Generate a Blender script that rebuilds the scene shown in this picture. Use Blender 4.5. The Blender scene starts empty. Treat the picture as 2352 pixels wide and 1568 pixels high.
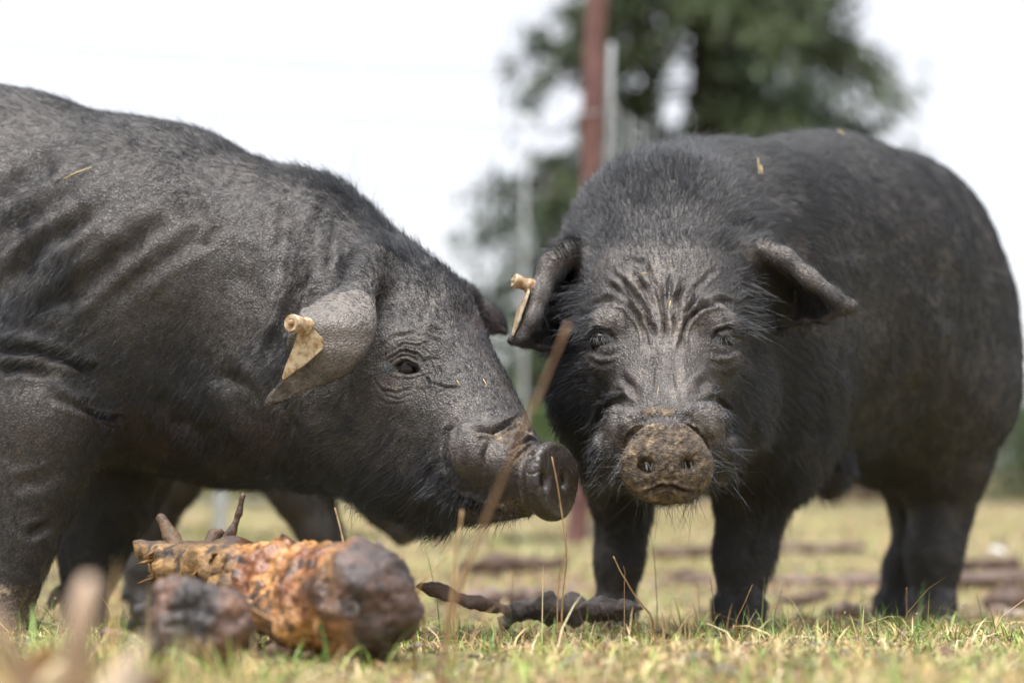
import bpy, bmesh, math, random
import numpy as np
from mathutils import Vector, Matrix

random.seed(7)
RNG = np.random.default_rng(11)
scene = bpy.context.scene
DENOISE = True
COL = scene.collection

# ------------------------------------------------------------------ camera
CAM_H, FPX = 0.20, 4573.0                      # FPX: focal length in units of a 2352-wide picture
PITCH = math.atan((1078 - 784) / FPX)
cam_d = bpy.data.cameras.new('camera')
cam = bpy.data.objects.new('camera', cam_d)
COL.objects.link(cam)
cam.location = (0, 0, CAM_H)
cam.rotation_euler = (math.pi / 2 + PITCH, 0, 0)
cam_d.sensor_width = 36
cam_d.lens = FPX / 2352 * 36
cam_d.clip_start = 0.05
cam_d.clip_end = 1000
cam_d.dof.use_dof = True
cam_d.dof.focus_distance = 2.13
cam_d.dof.aperture_fstop = 2.8
scene.camera = cam

# ------------------------------------------------------------------ sky and light (overcast)
SUN_EL, SUN_AZ = math.radians(79), math.radians(-150)
world = bpy.data.worlds.new('World')
scene.world = world
world.use_nodes = True
wn, wl = world.node_tree.nodes, world.node_tree.links
wn.clear()
w_out = wn.new('ShaderNodeOutputWorld')
w_bg = wn.new('ShaderNodeBackground')
w_sky = wn.new('ShaderNodeTexSky')
w_sky.sky_type = 'NISHITA'
w_sky.sun_disc = False
w_sky.sun_elevation = SUN_EL
w_sky.sun_rotation = SUN_AZ
w_mix = wn.new('ShaderNodeMix')
w_mix.data_type = 'RGBA'
w_mix.inputs['Factor'].default_value = 0.90
w_mix.inputs['B'].default_value = (2.22, 2.17, 2.20, 1)      # even cloud cover over the blue
wl.new(w_sky.outputs['Color'], w_mix.inputs['A'])
wl.new(w_mix.outputs['Result'], w_bg.inputs['Color'])
w_bg.inputs['Strength'].default_value = 0.10
wl.new(w_bg.outputs['Background'], w_out.inputs['Surface'])
sun_d = bpy.data.lights.new('sun', 'SUN')
sun_d.energy = 1.5
sun_d.angle = math.radians(50)
sun_d.color = (1, 0.985, 0.965)
sun = bpy.data.objects.new('sun', sun_d)
COL.objects.link(sun)
sdir = Vector((math.sin(SUN_AZ) * math.cos(SUN_EL), math.cos(SUN_AZ) * math.cos(SUN_EL), math.sin(SUN_EL)))
sun.rotation_euler = sdir.to_track_quat('Z', 'Y').to_euler()
sun.location = (0, 0, 6)
scene.view_settings.view_transform = 'Standard'
scene.view_settings.look = 'None'
scene.view_settings.gamma = 1
scene.view_settings.exposure = 2.20

scene.render.engine = 'CYCLES'
cy = scene.cycles
cy.max_bounces, cy.diffuse_bounces, cy.glossy_bounces, cy.transmission_bounces = 5, 2, 2, 4
cy.use_adaptive_sampling, cy.adaptive_threshold = True, .02
cy.use_denoising = DENOISE

# ------------------------------------------------------------------ helpers
CP, SP = math.cos(PITCH), math.sin(PITCH)


def W(px, py, d):
    """World point that stands at depth d on the sight line of photograph position px, py."""
    u, v = (px - 1176) / FPX, (784 - py) / FPX
    y = CP - v * SP
    return np.array([u * d / y, d, CAM_H + (SP + v * CP) * d / y])


def project(P):
    P = np.asarray(P)
    z = P[..., 2] - CAM_H
    f = P[..., 1] * CP + z * SP
    up = -P[..., 1] * SP + z * CP
    return 1176 + FPX * P[..., 0] / f, 784 - FPX * up / f


def tag(o, label=None, cat=None, group=None, kind=None):
    if label: o['label'] = label
    if cat: o['category'] = cat
    if group: o['group'] = group
    if kind: o['kind'] = kind
    return o


def empty(name, loc=(0, 0, 0)):
    o = bpy.data.objects.new(name, None)
    o.location = loc
    o.empty_display_size = 0.05
    COL.objects.link(o)
    return o


def link(name, data, mat=None, parent=None):
    o = bpy.data.objects.new(name, data)
    COL.objects.link(o)
    if mat:
        data.materials.append(mat)
    if parent:
        o.parent = parent
        o.matrix_parent_inverse = Matrix.Translation(-Vector(parent.location))
    return o


def mesh_arrays(name, V, quads=None, tris=None, smooth=True, attrs=None, colors=None, vecs=None):
    V = np.asarray(V, np.float32).reshape(-1, 3)
    me = bpy.data.meshes.new(name)
    q = np.zeros((0, 4), np.int32) if quads is None else np.asarray(quads, np.int32)
    t = np.zeros((0, 3), np.int32) if tris is None else np.asarray(tris, np.int32)
    me.vertices.add(len(V))
    me.vertices.foreach_set('co', V.ravel())
    nl = q.size + t.size
    me.loops.add(nl)
    me.loops.foreach_set('vertex_index', np.concatenate([q.ravel(), t.ravel()]).astype(np.int32))
    me.polygons.add(len(q) + len(t))
    starts = np.concatenate([np.arange(len(q)) * 4, q.size + np.arange(len(t)) * 3]).astype(np.int32)
    me.polygons.foreach_set('loop_start', starts)
    me.polygons.foreach_set('use_smooth', np.full(len(q) + len(t), smooth))
    for k, a in (attrs or {}).items():
        at = me.attributes.new(k, 'FLOAT', 'POINT')
        at.data.foreach_set('value', np.asarray(a, np.float32))
    for k, c in (colors or {}).items():
        at = me.attributes.new(k, 'FLOAT_COLOR', 'POINT')
        c = np.asarray(c, np.float32)
        at.data.foreach_set('color', np.concatenate([c, np.ones((len(c), 1), np.float32)], 1).ravel())
    for k, c in (vecs or {}).items():
        at = me.attributes.new(k, 'FLOAT_VECTOR', 'POINT')
        at.data.foreach_set('vector', np.asarray(c, np.float32).ravel())
    me.update()
    me.validate()
    return me


def vnoise(P, scale, seed=0):
    """Smooth lattice noise in -1..1."""
    r = np.random.default_rng(seed).random((32, 32, 32)).astype(np.float32) * 2 - 1
    Q = np.asarray(P, np.float64) * scale + 100.37
    I = np.floor(Q).astype(np.int64)
    f = Q - I
    f = f * f * (3 - 2 * f)
    out = 0
    for dx in (0, 1):
        for dy in (0, 1):
            for dz in (0, 1):
                w = (f[..., 0] if dx else 1 - f[..., 0]) * (f[..., 1] if dy else 1 - f[..., 1]) * (f[..., 2] if dz else 1 - f[..., 2])
                out = out + w * r[(I[..., 0] + dx) % 32, (I[..., 1] + dy) % 32, (I[..., 2] + dz) % 32]
    return out


def fbm(P, scale, oct=3, seed=0):
    s, a = 0, 1
    for o in range(oct):
        s = s + a * vnoise(P, scale * 2 ** o, seed + o)
        a *= 0.5
    return s


def smoothstep(a, b, x):
    t = np.clip((x - a) / (b - a), 0, 1)
    return t * t * (3 - 2 * t)


# ------------------------------------------------------------------ ground profile
_gy = np.array([-400, 0.5, 1.5, 1.8, 2.15, 2.5, 3.0, 3.6, 4.6, 5.2, 8.5, 12, 400])
_gz = np.array([.045, .045, .040, .031, .013, -.005, -.037, -.045, -.034, -.03, -.03, -.02, -.02])


def ground(x, y):
    x, y = np.asarray(x, float), np.asarray(y, float)
    z = np.interp(y, _gy, _gz)
    z = 0.25 * np.interp(y - .15, _gy, _gz) + 0.5 * z + 0.25 * np.interp(y + .15, _gy, _gz)
    P = np.stack([x, y, np.zeros_like(x)], -1)
    near = 1 - smoothstep(3.6, 4.8, y)
    z = z + near * (0.008 * vnoise(P, 3.0, 5) + 0.004 * vnoise(P, 11.0, 6))
    return z


# ------------------------------------------------------------------ materials
class Mat:
    def __init__(self, name):
        self.m = bpy.data.materials.new(name)
        self.m.use_nodes = True
        self.t = self.m.node_tree
        self.b = self.t.nodes['Principled BSDF']
        self.out = self.t.nodes['Material Output']

    def n(self, typ, **kw):
        nd = self.t.nodes.new('ShaderNode' + typ)
        for k, v in kw.items():
            if k in nd.inputs:
                nd.inputs[k].default_value = v
            else:
                setattr(nd, k, v)
        return nd

    def l(self, a, b):
        self.t.links.new(a, b)

    def mix(self, fac, a, b, blend='MIX'):
        nd = self.n('Mix', data_type='RGBA', blend_type=blend)
        for key, v in (('Factor', fac), ('A', a), ('B', b)):
            s = [i for i in nd.inputs if i.name == key and (i.type == 'RGBA' or key == 'Factor') and i.enabled][0]
            if hasattr(v, 'links') or isinstance(v, bpy.types.NodeSocket):
                self.l(v, s)
            else:
                s.default_value = v if key == 'Factor' else (*v, 1)
        return [o for o in nd.outputs if o.type == 'RGBA'][0]

    def ramp(self, src, lo, hi, c0=0.0, c1=1.0):
        nd = self.n('MapRange')
        nd.inputs['From Min'].default_value = lo
        nd.inputs['From Max'].default_value = hi
        nd.inputs['To Min'].default_value = c0
        nd.inputs['To Max'].default_value = c1
        self.l(src, nd.inputs['Value'])
        return nd.outputs['Result']

    def math(self, op, a, b=None):
        nd = self.n('Math', operation=op)
        for i, v in enumerate((a, b)):
            if v is None: continue
            if isinstance(v, bpy.types.NodeSocket): self.l(v, nd.inputs[i])
            else: nd.inputs[i].default_value = v
        return nd.outputs[0]

    def coord(self):
        return self.n('TexCoord').outputs['Object']

    def noise(self, scale, detail=3, rough=.55, vec=None):
        nd = self.n('TexNoise')
        nd.inputs['Scale'].default_value = scale
        nd.inputs['Detail'].default_value = detail
        nd.inputs['Roughness'].default_value = rough
        self.l(vec if vec is not None else self.coord(), nd.inputs['Vector'])
        return nd.outputs['Fac']

    def voronoi(self, scale, feature='DISTANCE_TO_EDGE', vec=None, out='Distance'):
        nd = self.n('TexVoronoi', feature=feature)
        nd.inputs['Scale'].default_value = scale
        self.l(vec if vec is not None else self.coord(), nd.inputs['Vector'])
        return nd.outputs[out]

    def attr(self, name, col=False):
        nd = self.n('Attribute', attribute_name=name)
        return nd.outputs['Color' if col else 'Fac']

    def bump(self, h, strength=.5, dist=.002, prev=None):
        nd = self.n('Bump')
        nd.inputs['Strength'].default_value = strength
        nd.inputs['Distance'].default_value = dist
        self.l(h, nd.inputs['Height'])
        if prev is not None: self.l(prev, nd.inputs['Normal'])
        return nd.outputs['Normal']

    def set(self, color=None, rough=None, normal=None, spec=None):
        for key, v in (('Base Color', color), ('Roughness', rough), ('Normal', normal), ('Specular IOR Level', spec)):
            if v is None: continue
            s = self.b.inputs[key]
            if isinstance(v, bpy.types.NodeSocket): self.l(v, s)
            else: s.default_value = (*v, 1) if key == 'Base Color' else v
        return self.m


def simple(name, col, rough=.6, var=.35, scale=40, bump=.3, bd=.001, spec=.4):
    m = Mat(name)
    nz = m.noise(scale, 4)
    c = m.mix(m.ramp(nz, .3, .7), tuple(x * (1 - var) for x in col), tuple(min(1, x * (1 + var)) for x in col))
    return m.set(c, rough, m.bump(m.noise(scale * 3, 3), bump, bd), spec)


def skin_material(name):
    m = Mat(name)
    co = m.coord()
    warp = m.n('TexNoise'); warp.inputs['Scale'].default_value = 90
    m.l(co, warp.inputs['Vector'])
    add = m.n('VectorMath', operation='MULTIPLY_ADD')
    m.l(warp.outputs['Color'], add.inputs[0]); add.inputs[1].default_value = (.006,) * 3
    m.l(co, add.inputs[2])
    cr = m.voronoi(300, vec=add.outputs[0])                    # fine cracked skin
    cr2 = m.voronoi(120, vec=add.outputs[0])
    crack = m.ramp(cr, 0, .28)
    crack2 = m.ramp(cr2, 0, .12)
    patch = m.ramp(m.noise(9, 5, .6), .28, .74)
    fine = m.ramp(m.noise(260, 3), .3, .7)
    dark = m.mix(patch, (.030, .0275, .028), (.102, .086, .075))
    c = m.mix(m.math('MULTIPLY', m.ramp(crack, 0, 1, 1, 0), .6), dark, (.010, .0095, .010))
    c = m.mix(m.math('MULTIPLY', fine, .18), c, (.15, .122, .10))
    c = m.mix(m.attr('pale'), c, m.mix(fine, (.17, .142, .122), (.30, .255, .215)))
    ruddy = m.mix(fine, (.045, .022, .018), (.030, .014, .012))
    c = m.mix(m.attr('ruddy'), c, ruddy)
    grit = m.ramp(m.voronoi(430, 'F1', out='Distance'), .05, .5, 1, 0)
    gcol = m.voronoi(260, 'F1', out='Color')
    mudc = m.mix(m.ramp(gcol, .25, .9), (.048, .034, .023), (.150, .103, .062))
    mudc = m.mix(m.ramp(m.noise(60, 3), .58, .70), mudc, (.31, .23, .14))
    mud = m.attr('mud')
    mudf = m.ramp(m.math('ADD', mud, m.math('MULTIPLY', m.math('SUBTRACT', m.noise(150, 4), .5), 1.2)), .38, .55)
    c = m.mix(mudf, c, mudc)
    wet = m.attr('wet')
    wetc = m.mix(m.ramp(m.noise(240, 2), .62, .72), (.030, .023, .019), (.13, .085, .05))
    c = m.mix(wet, c, wetc)
    rough = m.n('Mix', data_type='FLOAT')
    m.l(wet, rough.inputs['Factor']); rough.inputs['B'].default_value = .30
    m.l(m.ramp(mudf, 0, 1, .49, .75), rough.inputs['A'])
    h = m.math('ADD', m.math('MULTIPLY', crack, .7), m.math('MULTIPLY', crack2, .5))
    h = m.math('MULTIPLY', h, m.ramp(wet, 0, 1, 1, .25))
    h = m.math('ADD', h, m.math('MULTIPLY', m.math('MULTIPLY', grit, mudf), 1.6))
    m.set(c, rough.outputs['Result'], m.bump(h, .5, .0018), .58)
    return m.m


def hair_material(name, col, rough=.38):
    m = Mat(name)
    inf = m.n('HairInfo')
    c = m.mix(inf.outputs['Random'], tuple(x * .6 for x in col), tuple(x * 1.6 for x in col))
    m.set(c, rough, None, .88)
    return m.m


M = {}
M['skin'] = skin_material('black_pig_skin')
M['hair'] = hair_material('black_bristle', (.0105, .0125, .0185), .36)
M['whisker'] = hair_material('pale_bristle', (.30, .28, .26))
m = Mat('eyeball'); M['eye'] = m.set((.012, .007, .005), .12, None, .35)
m = Mat('ear_tag_plastic')
st = m.ramp(m.noise(85, 6, .72), .40, .60)
M['tag'] = m.set(m.mix(st, (.66, .54, .36), (.27, .135, .05)), .42, m.bump(m.noise(300, 3), .12, .0004), .5)
m = Mat('dry_wire'); M['wire'] = m.set((.36, .37, .38), .35, None, .5); m.b.inputs['Metallic'].default_value = .8
M['pipe'] = simple('galvanised_pipe', (.42, .44, .45), .45, .15, 30)
M['post'] = simple('red_brown_post', (.17, .085, .075), .7, .3, 25, .6, .004)
M['bark'] = simple('conifer_bark', (.055, .042, .033), .85, .4, 20, .8, .01)
m = Mat('leaf_spray'); M['leaf'] = m.set(m.attr('col', True), .55, None, .4)
m = Mat('grass_blade')
M['grass'] = m.set(m.attr('col', True), .5, None, .35)
m.b.inputs['Subsurface Weight'].default_value = 0
m = Mat('dew'); M['dew'] = m.set((1, 1, 1), .02); m.b.inputs['Transmission Weight'].default_value = 1; m.b.inputs['IOR'].default_value = 1.33
m = Mat('puddle_water'); M['water'] = m.set((.05, .045, .035), .04, m.bump(m.noise(6, 2), .05, .01), .6)
m = Mat('dry_stem'); M['stem'] = m.set(m.mix(m.ramp(m.noise(60, 3), .35, .65), (.36, .20, .085), (.58, .38, .19)), .55)
m = Mat('rust_stem'); M['stem2'] = m.set(m.mix(m.ramp(m.noise(40, 3), .35, .65), (.20, .115, .062), (.34, .20, .11)), .6)
M['straw'] = simple('straw', (.55, .42, .18), .6, .2, 80)
M['stone'] = simple('pebble', (.15, .15, .16), .5, .3, 90)
M['twig'] = simple('dark_twig', (.085, .050, .034), .6, .5, 60, .6, .002)
m = Mat('wet_branch')
nz = m.noise(30, 5)
M['branch'] = m.set(m.mix(m.ramp(nz, .35, .65), (.050, .040, .035), (.19, .16, .145)), .33, m.bump(m.noise(120, 5, .7), .9, .004), .5)
m = Mat('grey_brown_branch')
M['branch2'] = m.set(m.mix(m.ramp(m.noise(20, 5), .35, .65), (.09, .055, .042), (.24, .17, .14)), .6, m.bump(m.noise(80, 5, .7), .9, .004), .4)
m = Mat('rotten_wood')
c = m.attr('col', True)
gv = m.n('Attribute', attribute_name='grain').outputs['Vector']
fib = m.noise(230, 5, .65, gv)
fib2 = m.noise(70, 6, .7, gv)
c = m.mix(.85, c, m.mix(m.ramp(fib, .35, .66), (.34, .28, .24), (1.25, 1.2, 1.15)), 'MULTIPLY')
c = m.mix(m.ramp(fib2, .60, .70), c, (.020, .013, .011))
M['rot'] = m.set(c, m.ramp(m.attr('gloss'), 0, 1, .70, .10), m.bump(m.math('ADD', fib, m.math('MULTIPLY', m.noise(130, 6, .75), .6)), .6, .003), .8)
m = Mat('torn_bark')
M['flake'] = m.set(m.mix(m.ramp(m.noise(90, 5, .7), .35, .65), (.05, .028, .016), (.30, .16, .055)), .65, m.bump(m.noise(200, 5, .7), .8, .002), .45)
# soil under the grass
m = Mat('thin_grassy_soil')
c1 = m.mix(m.ramp(m.noise(1.3, 5), .36, .64), (.31, .25, .125), (.175, .195, .078))
c2 = m.mix(m.ramp(m.noise(5, 6, .7), .44, .60), c1, (.17, .115, .078))
c3 = m.mix(m.ramp(m.noise(2.2, 4, .6), .56, .70), c2, (.34, .235, .15))
M['ground'] = m.set(c3, .85, m.bump(m.noise(70, 6, .7), .9, .012), .2)


# ------------------------------------------------------------------ implicit surfaces -> one continuous mesh
class Body:
    def __init__(self, h):
        self.h, self.p = h, []

    def cone(self, a, b, ra, rb, k=.03, sub=False):
        a, b = np.array(a, float), np.array(b, float)
        r = max(ra, rb)

        def f(P):
            ab = b - a
            t = np.clip(((P - a) @ ab) / max(ab @ ab, 1e-9), 0, 1)[..., None]
            q = P - a - t * ab
            return np.sqrt((q * q).sum(-1)) - (ra + (rb - ra) * t[..., 0])
        self.p.append((f, np.minimum(a - ra, b - rb), np.maximum(a + ra, b + rb), k, sub))

    def hood(self, front, back, r0, r1, k=.012, n=14):
        """ruled fold of skin between a front rim and a back line, rows (px, py, depth)"""
        F = np.array([W(*p) for p in front]); Bk = np.array([W(*p) for p in back])
        t = np.linspace(0, 1, n)
        ip = lambda A: np.stack([np.interp(t, np.linspace(0, 1, len(A)), A[:, i]) for i in range(3)], 1)
        for a, b in zip(ip(F), ip(Bk)):
            self.cone(a, b, r0, r1, k)

    def chain(self, pts, k=.02, sub=False):
        """pts: (px, py, depth, radius px)"""
        for p, q in zip(pts[:-1], pts[1:]):
            self.cone(W(*p[:3]), W(*q[:3]), p[3] * p[2] / FPX, q[3] * q[2] / FPX, k, sub)

    def ball(self, px, py, d, r, k=.03, sub=False):
        c = W(px, py, d)
        self.cone(c, c + 1e-5, r * d / FPX, r * d / FPX, k, sub)

    def ellipsoid(self, c, axes, r, k=.02, sub=False):
        c, A, r = np.array(c, float), np.array(axes, float), np.array(r, float)
        A /= np.linalg.norm(A, axis=1)[:, None]

        def f(P):
            q = (P - c) @ A.T
            k0 = np.sqrt(((q / r) ** 2).sum(-1))
            k1 = np.sqrt(((q / (r * r)) ** 2).sum(-1))
            return k0 * (k0 - 1) / np.maximum(k1, 1e-6)
        R = r.max()
        self.p.append((f, c - R, c + R, k, sub))

    def disc(self, c, n, up, rw, rh, t, rnd, k=.01):
        """flat rounded disc: normal n, half width rw, half height rh, half thickness t"""
        c, n, up = (np.array(v, float) for v in (c, n, up))
        n /= np.linalg.norm(n)
        up = up - n * (up @ n); up /= np.linalg.norm(up)
        s = np.cross(up, n)

        def f(P):
            q = P - c
            a, b, e = q @ s, q @ up, q @ n
            rr = np.sqrt((a / rw) ** 2 + (b / rh) ** 2)
            d1 = (rr - 1) * min(rw, rh) + rnd
            d2 = np.abs(e) - t + rnd
            return np.sqrt(np.maximum(d1, 0) ** 2 + np.maximum(d2, 0) ** 2) + np.minimum(np.maximum(d1, d2), 0) - rnd
        R = max(rw, rh) + t
        self.p.append((f, c - R, c + R, k, False))

    def sheet(self, poly, depth, thick, k=.012):
        """ear flap: outline poly (px, py), depth(px,py) its middle surface, thick its half thickness"""
        poly = np.array(poly, float)
        dm = float(np.mean([depth(*p) for p in poly]))
        sc = dm / FPX
        corners = np.array([W(p[0], p[1], depth(*p) + e) for p in poly for e in (-.04, .04)])

        def f(P):
            u, v = project(P)
            q = np.stack([u, v], -1)
            best = np.full(u.shape, 1e9)
            inside = np.zeros(u.shape, bool)
            for a, b in zip(poly, np.roll(poly, -1, 0)):
                e = b - a
                w = q - a
                t = np.clip((w @ e) / (e @ e), 0, 1)
                best = np.minimum(best, ((w - t[..., None] * e) ** 2).sum(-1))
                cnd = ((a[1] > v) != (b[1] > v))
                with np.errstate(divide='ignore', invalid='ignore'):
                    xi = (b[0] - a[0]) * (v - a[1]) / (b[1] - a[1]) + a[0]
                inside ^= cnd & (u < xi)
            s = np.sqrt(best) * sc * np.where(inside, -1, 1)
            g = 1.5
            gx = (depth(u + g, v) - depth(u - g, v)) / (2 * g * sc)
            gy = (depth(u, v + g) - depth(u, v - g)) / (2 * g * sc)
            e = np.abs(P[..., 1] - depth(u, v)) / np.sqrt(1 + gx * gx + gy * gy) - thick
            r = thick * .9
            d1, d2 = s + r, e + r
            return np.sqrt(np.maximum(d1, 0) ** 2 + np.maximum(d2, 0) ** 2) + np.minimum(np.maximum(d1, d2), 0) - r
        self.p.append((f, corners.min(0), corners.max(0), k, False))

    def mesh(self, smooth=2):
        h, nb = self.h, 12
        adds = [p for p in self.p if not p[4]]
        lo = np.min([p[1] for p in adds], 0) - 4 * h
        hi = np.max([p[2] for p in adds], 0) + 4 * h
        blk = np.ceil((hi - lo) / (h * nb)).astype(int) + 1
        n = blk * nb

        def combine(G, d, k, sub):
            if sub:
                d = -d
                t = np.clip(.5 - .5 * (d - G) / k, 0, 1)
                return d + (G - d) * t + k * t * (1 - t)
            t = np.clip(.5 + .5 * (d - G) / k, 0, 1)
            return d + (G - d) * t - k * t * (1 - t)
        # first at block centres, then only in the blocks that the surface can cross
        bi = np.argwhere(np.ones(blk, bool))
        bc = (lo + h * (bi * nb + (nb - 1) / 2)).astype(np.float32)
        Fc = np.full(len(bc), 1.0, np.float32)
        for f, a, b, k, sub in self.p:
            Fc = combine(Fc, f(bc).astype(np.float32), k, sub) if not sub else Fc
        half = h * nb * .87
        on = np.abs(Fc) < half + .012
        inner = np.argwhere(np.ones((nb, nb, nb), bool))
        bi2, bc2 = bi[on], bc[on]
        FB = np.full((len(bi2), nb ** 3), 1.0, np.float32)
        loc = (h * (inner - (nb - 1) / 2)).astype(np.float32)
        for f, a, b, k, sub in self.p:
            r = h * nb / 2 + k + 2 * h
            m = np.where(((bc2 > a - r) & (bc2 < b + r)).all(1))[0]
            if not len(m): continue
            P = bc2[m][:, None] + loc[None]
            FB[m] = combine(FB[m], f(P).astype(np.float32), k, sub)
        F = np.where(Fc < 0, -1, 1).astype(np.float32).reshape(blk)
        F = np.repeat(np.repeat(np.repeat(F, nb, 0), nb, 1), nb, 2)
        F6 = F.reshape(blk[0], nb, blk[1], nb, blk[2], nb).transpose(0, 2, 4, 1, 3, 5)
        F6[tuple(bi2.T)] = FB.reshape(-1, nb, nb, nb)
        S = F < 0
        c = np.zeros(np.array(n) - 1, np.int8)
        for i in (0, 1):
            for j in (0, 1):
                for k in (0, 1):
                    c += S[i:n[0] - 1 + i, j:n[1] - 1 + j, k:n[2] - 1 + k]
        act = np.argwhere((c > 0) & (c < 8))
        idx = np.full(c.shape, -1, np.int32)
        idx[tuple(act.T)] = np.arange(len(act))
        off = np.array([(i, j, k) for i in (0, 1) for j in (0, 1) for k in (0, 1)])
        val = np.stack([F[tuple((act + o).T)] for o in off], 1)
        acc = np.zeros((len(act), 3)); cnt = np.zeros(len(act))
        for p in range(8):
            for q in range(p + 1, 8):
                if np.abs(off[p] - off[q]).sum() != 1: continue
                a, b = val[:, p], val[:, q]
                mk = (a < 0) != (b < 0)
                t = a[mk] / (a[mk] - b[mk])
                acc[mk] += off[p] + t[:, None] * (off[q] - off[p])
                cnt[mk] += 1
        V = lo + h * (act + acc / cnt[:, None])
        quads = []
        for axis in range(3):
            o1, o2 = [(1, 2), (2, 0), (0, 1)][axis]
            sa = [slice(None)] * 3; sb = [slice(None)] * 3
            sa[axis] = slice(0, -1); sb[axis] = slice(1, None)
            A, B = S[tuple(sa)], S[tuple(sb)]
            e = np.argwhere(A != B)
            e = e[(e[:, o1] > 0) & (e[:, o2] > 0)]
            u1 = np.zeros(3, int); u1[o1] = 1
            u2 = np.zeros(3, int); u2[o2] = 1
            q = np.stack([idx[tuple((e - u1 - u2).T)], idx[tuple((e - u2).T)], idx[tuple(e.T)], idx[tuple((e - u1).T)]], 1)
            flip = ~A[tuple(e.T)]
            q[flip] = q[flip][:, ::-1]
            quads.append(q)
        Q = np.concatenate(quads)
        Q = Q[(Q >= 0).all(1)]
        self.V, self.Q = V, Q
        for _ in range(smooth):
            self.relax(.5)
        return self

    def relax(self, w=.5):
        V, Q = self.V, self.Q
        A = np.concatenate([Q[:, i] for i in range(4)] + [Q[:, i] for i in range(4)])
        B = np.concatenate([Q[:, (i + 1) % 4] for i in range(4)] + [Q[:, (i + 3) % 4] for i in range(4)])
        n = len(V)
        c = np.maximum(np.bincount(A, minlength=n), 1)
        avg = np.stack([np.bincount(A, V[B, i], n) / c for i in range(3)], 1)
        self.V = V + w * (avg - V)

    T = np.zeros((0, 3), np.int64)

    def normals(self):
        V, Q, T = self.V, self.Q, self.T
        fn = np.cross(V[Q[:, 2]] - V[Q[:, 0]], V[Q[:, 3]] - V[Q[:, 1]])
        tn = np.cross(V[T[:, 1]] - V[T[:, 0]], V[T[:, 2]] - V[T[:, 0]])
        idx = np.concatenate([Q.ravel(), T.ravel()])
        N = np.stack([np.bincount(idx, np.concatenate([np.repeat(fn[:, i], 4), np.repeat(tn[:, i], 3)]), len(V)) for i in range(3)], 1)
        return N / np.maximum(np.linalg.norm(N, axis=1), 1e-12)[:, None]

    def refine(self, pick):
        """split the faces that pick(u, v, y, facing) chooses into four, closing the seam with triangles"""
        f, _ = self.facing()
        V, Q = self.V, self.Q
        u, v = project(V)
        mk = pick(u, v, V[:, 1], f)[Q].all(1)
        A = Q[mk]
        e = np.stack([A, np.roll(A, -1, 1)], -1).reshape(-1, 2)
        es = np.sort(e, 1)
        key = es[:, 0].astype(np.int64) * len(V) + es[:, 1]
        uk, inv = np.unique(key, return_inverse=True)
        n0 = len(V)
        mids = .5 * (V[uk // n0] + V[uk % n0])
        cen = V[A].mean(1)
        mi = (n0 + inv).reshape(-1, 4)
        ci = n0 + len(uk) + np.arange(len(A))
        new = np.concatenate([np.stack([A[:, i], mi[:, i], ci, mi[:, (i + 3) % 4]], 1) for i in range(4)])
        R = Q[~mk]
        rs = np.sort(np.stack([R, np.roll(R, -1, 1)], -1), -1)
        rk = rs[..., 0].astype(np.int64) * n0 + rs[..., 1]
        pos = np.clip(np.searchsorted(uk, rk), 0, max(len(uk) - 1, 0))
        has = uk[pos] == rk
        seam = has.any(1)
        tris = []
        for q, h_, p in zip(R[seam], has[seam], pos[seam]):
            loop = []
            for i in range(4):
                loop.append(q[i])
                if h_[i]: loop.append(n0 + p[i])
            k = next(i for i, x in enumerate(loop) if x >= n0)
            loop = loop[k:] + loop[:k]
            tris += [(loop[0], loop[i], loop[i + 1]) for i in range(1, len(loop) - 1)]
        T = self.T
        if tris: T = np.concatenate([T, np.array(tris, np.int64)])
        self.V = np.concatenate([V, mids, cen])
        self.Q = np.concatenate([R[~seam], new])
        self.T = T
        keep = self.V.copy()
        self.relax(.5)
        self.V[:n0] = .7 * keep[:n0] + .3 * self.V[:n0]
        bnd = np.unique(T) if len(T) else []
        self.V[bnd] = keep[bnd]

    def facing(self):
        N = self.normals()
        v = np.array([0, 0, CAM_H]) - self.V
        v /= np.linalg.norm(v, axis=1)[:, None]
        return (N * v).sum(1), N

    def groove(self, pts, width, depth, back=9.0, taper=.25):
        """fold in the skin along a line; negative depth raises a ridge"""
        self.grooves.append((np.array(pts, float), width, depth, back, taper))

    grooves = None

    def carve(self):
        f, N = self.facing()
        u, v = project(self.V)
        D = np.zeros(len(self.V))
        wu, wv = (5 * vnoise(self.V, 38, 71) + 2.5 * vnoise(self.V, 90, 72)), (5 * vnoise(self.V, 38, 73) + 2.5 * vnoise(self.V, 90, 74))
        wd = np.clip(.85 + .55 * vnoise(self.V, 55, 75), .3, 1.4)
        for pts, w, dep, back, taper in self.grooves or []:
            lo, hi = pts.min(0) - 3 * w, pts.max(0) + 3 * w
            m = np.where((u > lo[0]) & (u < hi[0]) & (v > lo[1]) & (v < hi[1]) & (f > .03) & (self.V[:, 1] < back))[0]
            if not len(m): continue
            q = np.stack([u[m] + wu[m], v[m] + wv[m]], -1)
            seg = np.linalg.norm(np.diff(pts, axis=0), axis=1)
            cum = np.concatenate([[0], np.cumsum(seg)])
            best = np.full(len(m), 1e9); par = np.zeros(len(m))
            for i in range(len(seg)):
                a, e = pts[i], pts[i + 1] - pts[i]
                t = np.clip(((q - a) @ e) / (e @ e), 0, 1)
                dd = ((q - a - t[:, None] * e) ** 2).sum(1)
                b = dd < best
                best[b] = dd[b]; par[b] = ((cum[i] + t * seg[i]) / cum[-1])[b]
            tp = smoothstep(0, taper, par) * smoothstep(0, taper, 1 - par) * .85 + .15
            x = best / (w * w)
            prof = np.exp(-x) - .35 * np.exp(-((np.sqrt(x) - 1.7) / .7) ** 2)     # a crease with raised lips
            D[m] += dep * wd[m] * tp * prof * smoothstep(.03, .25, f[m])
        self.V = self.V - N * D[:, None]


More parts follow.
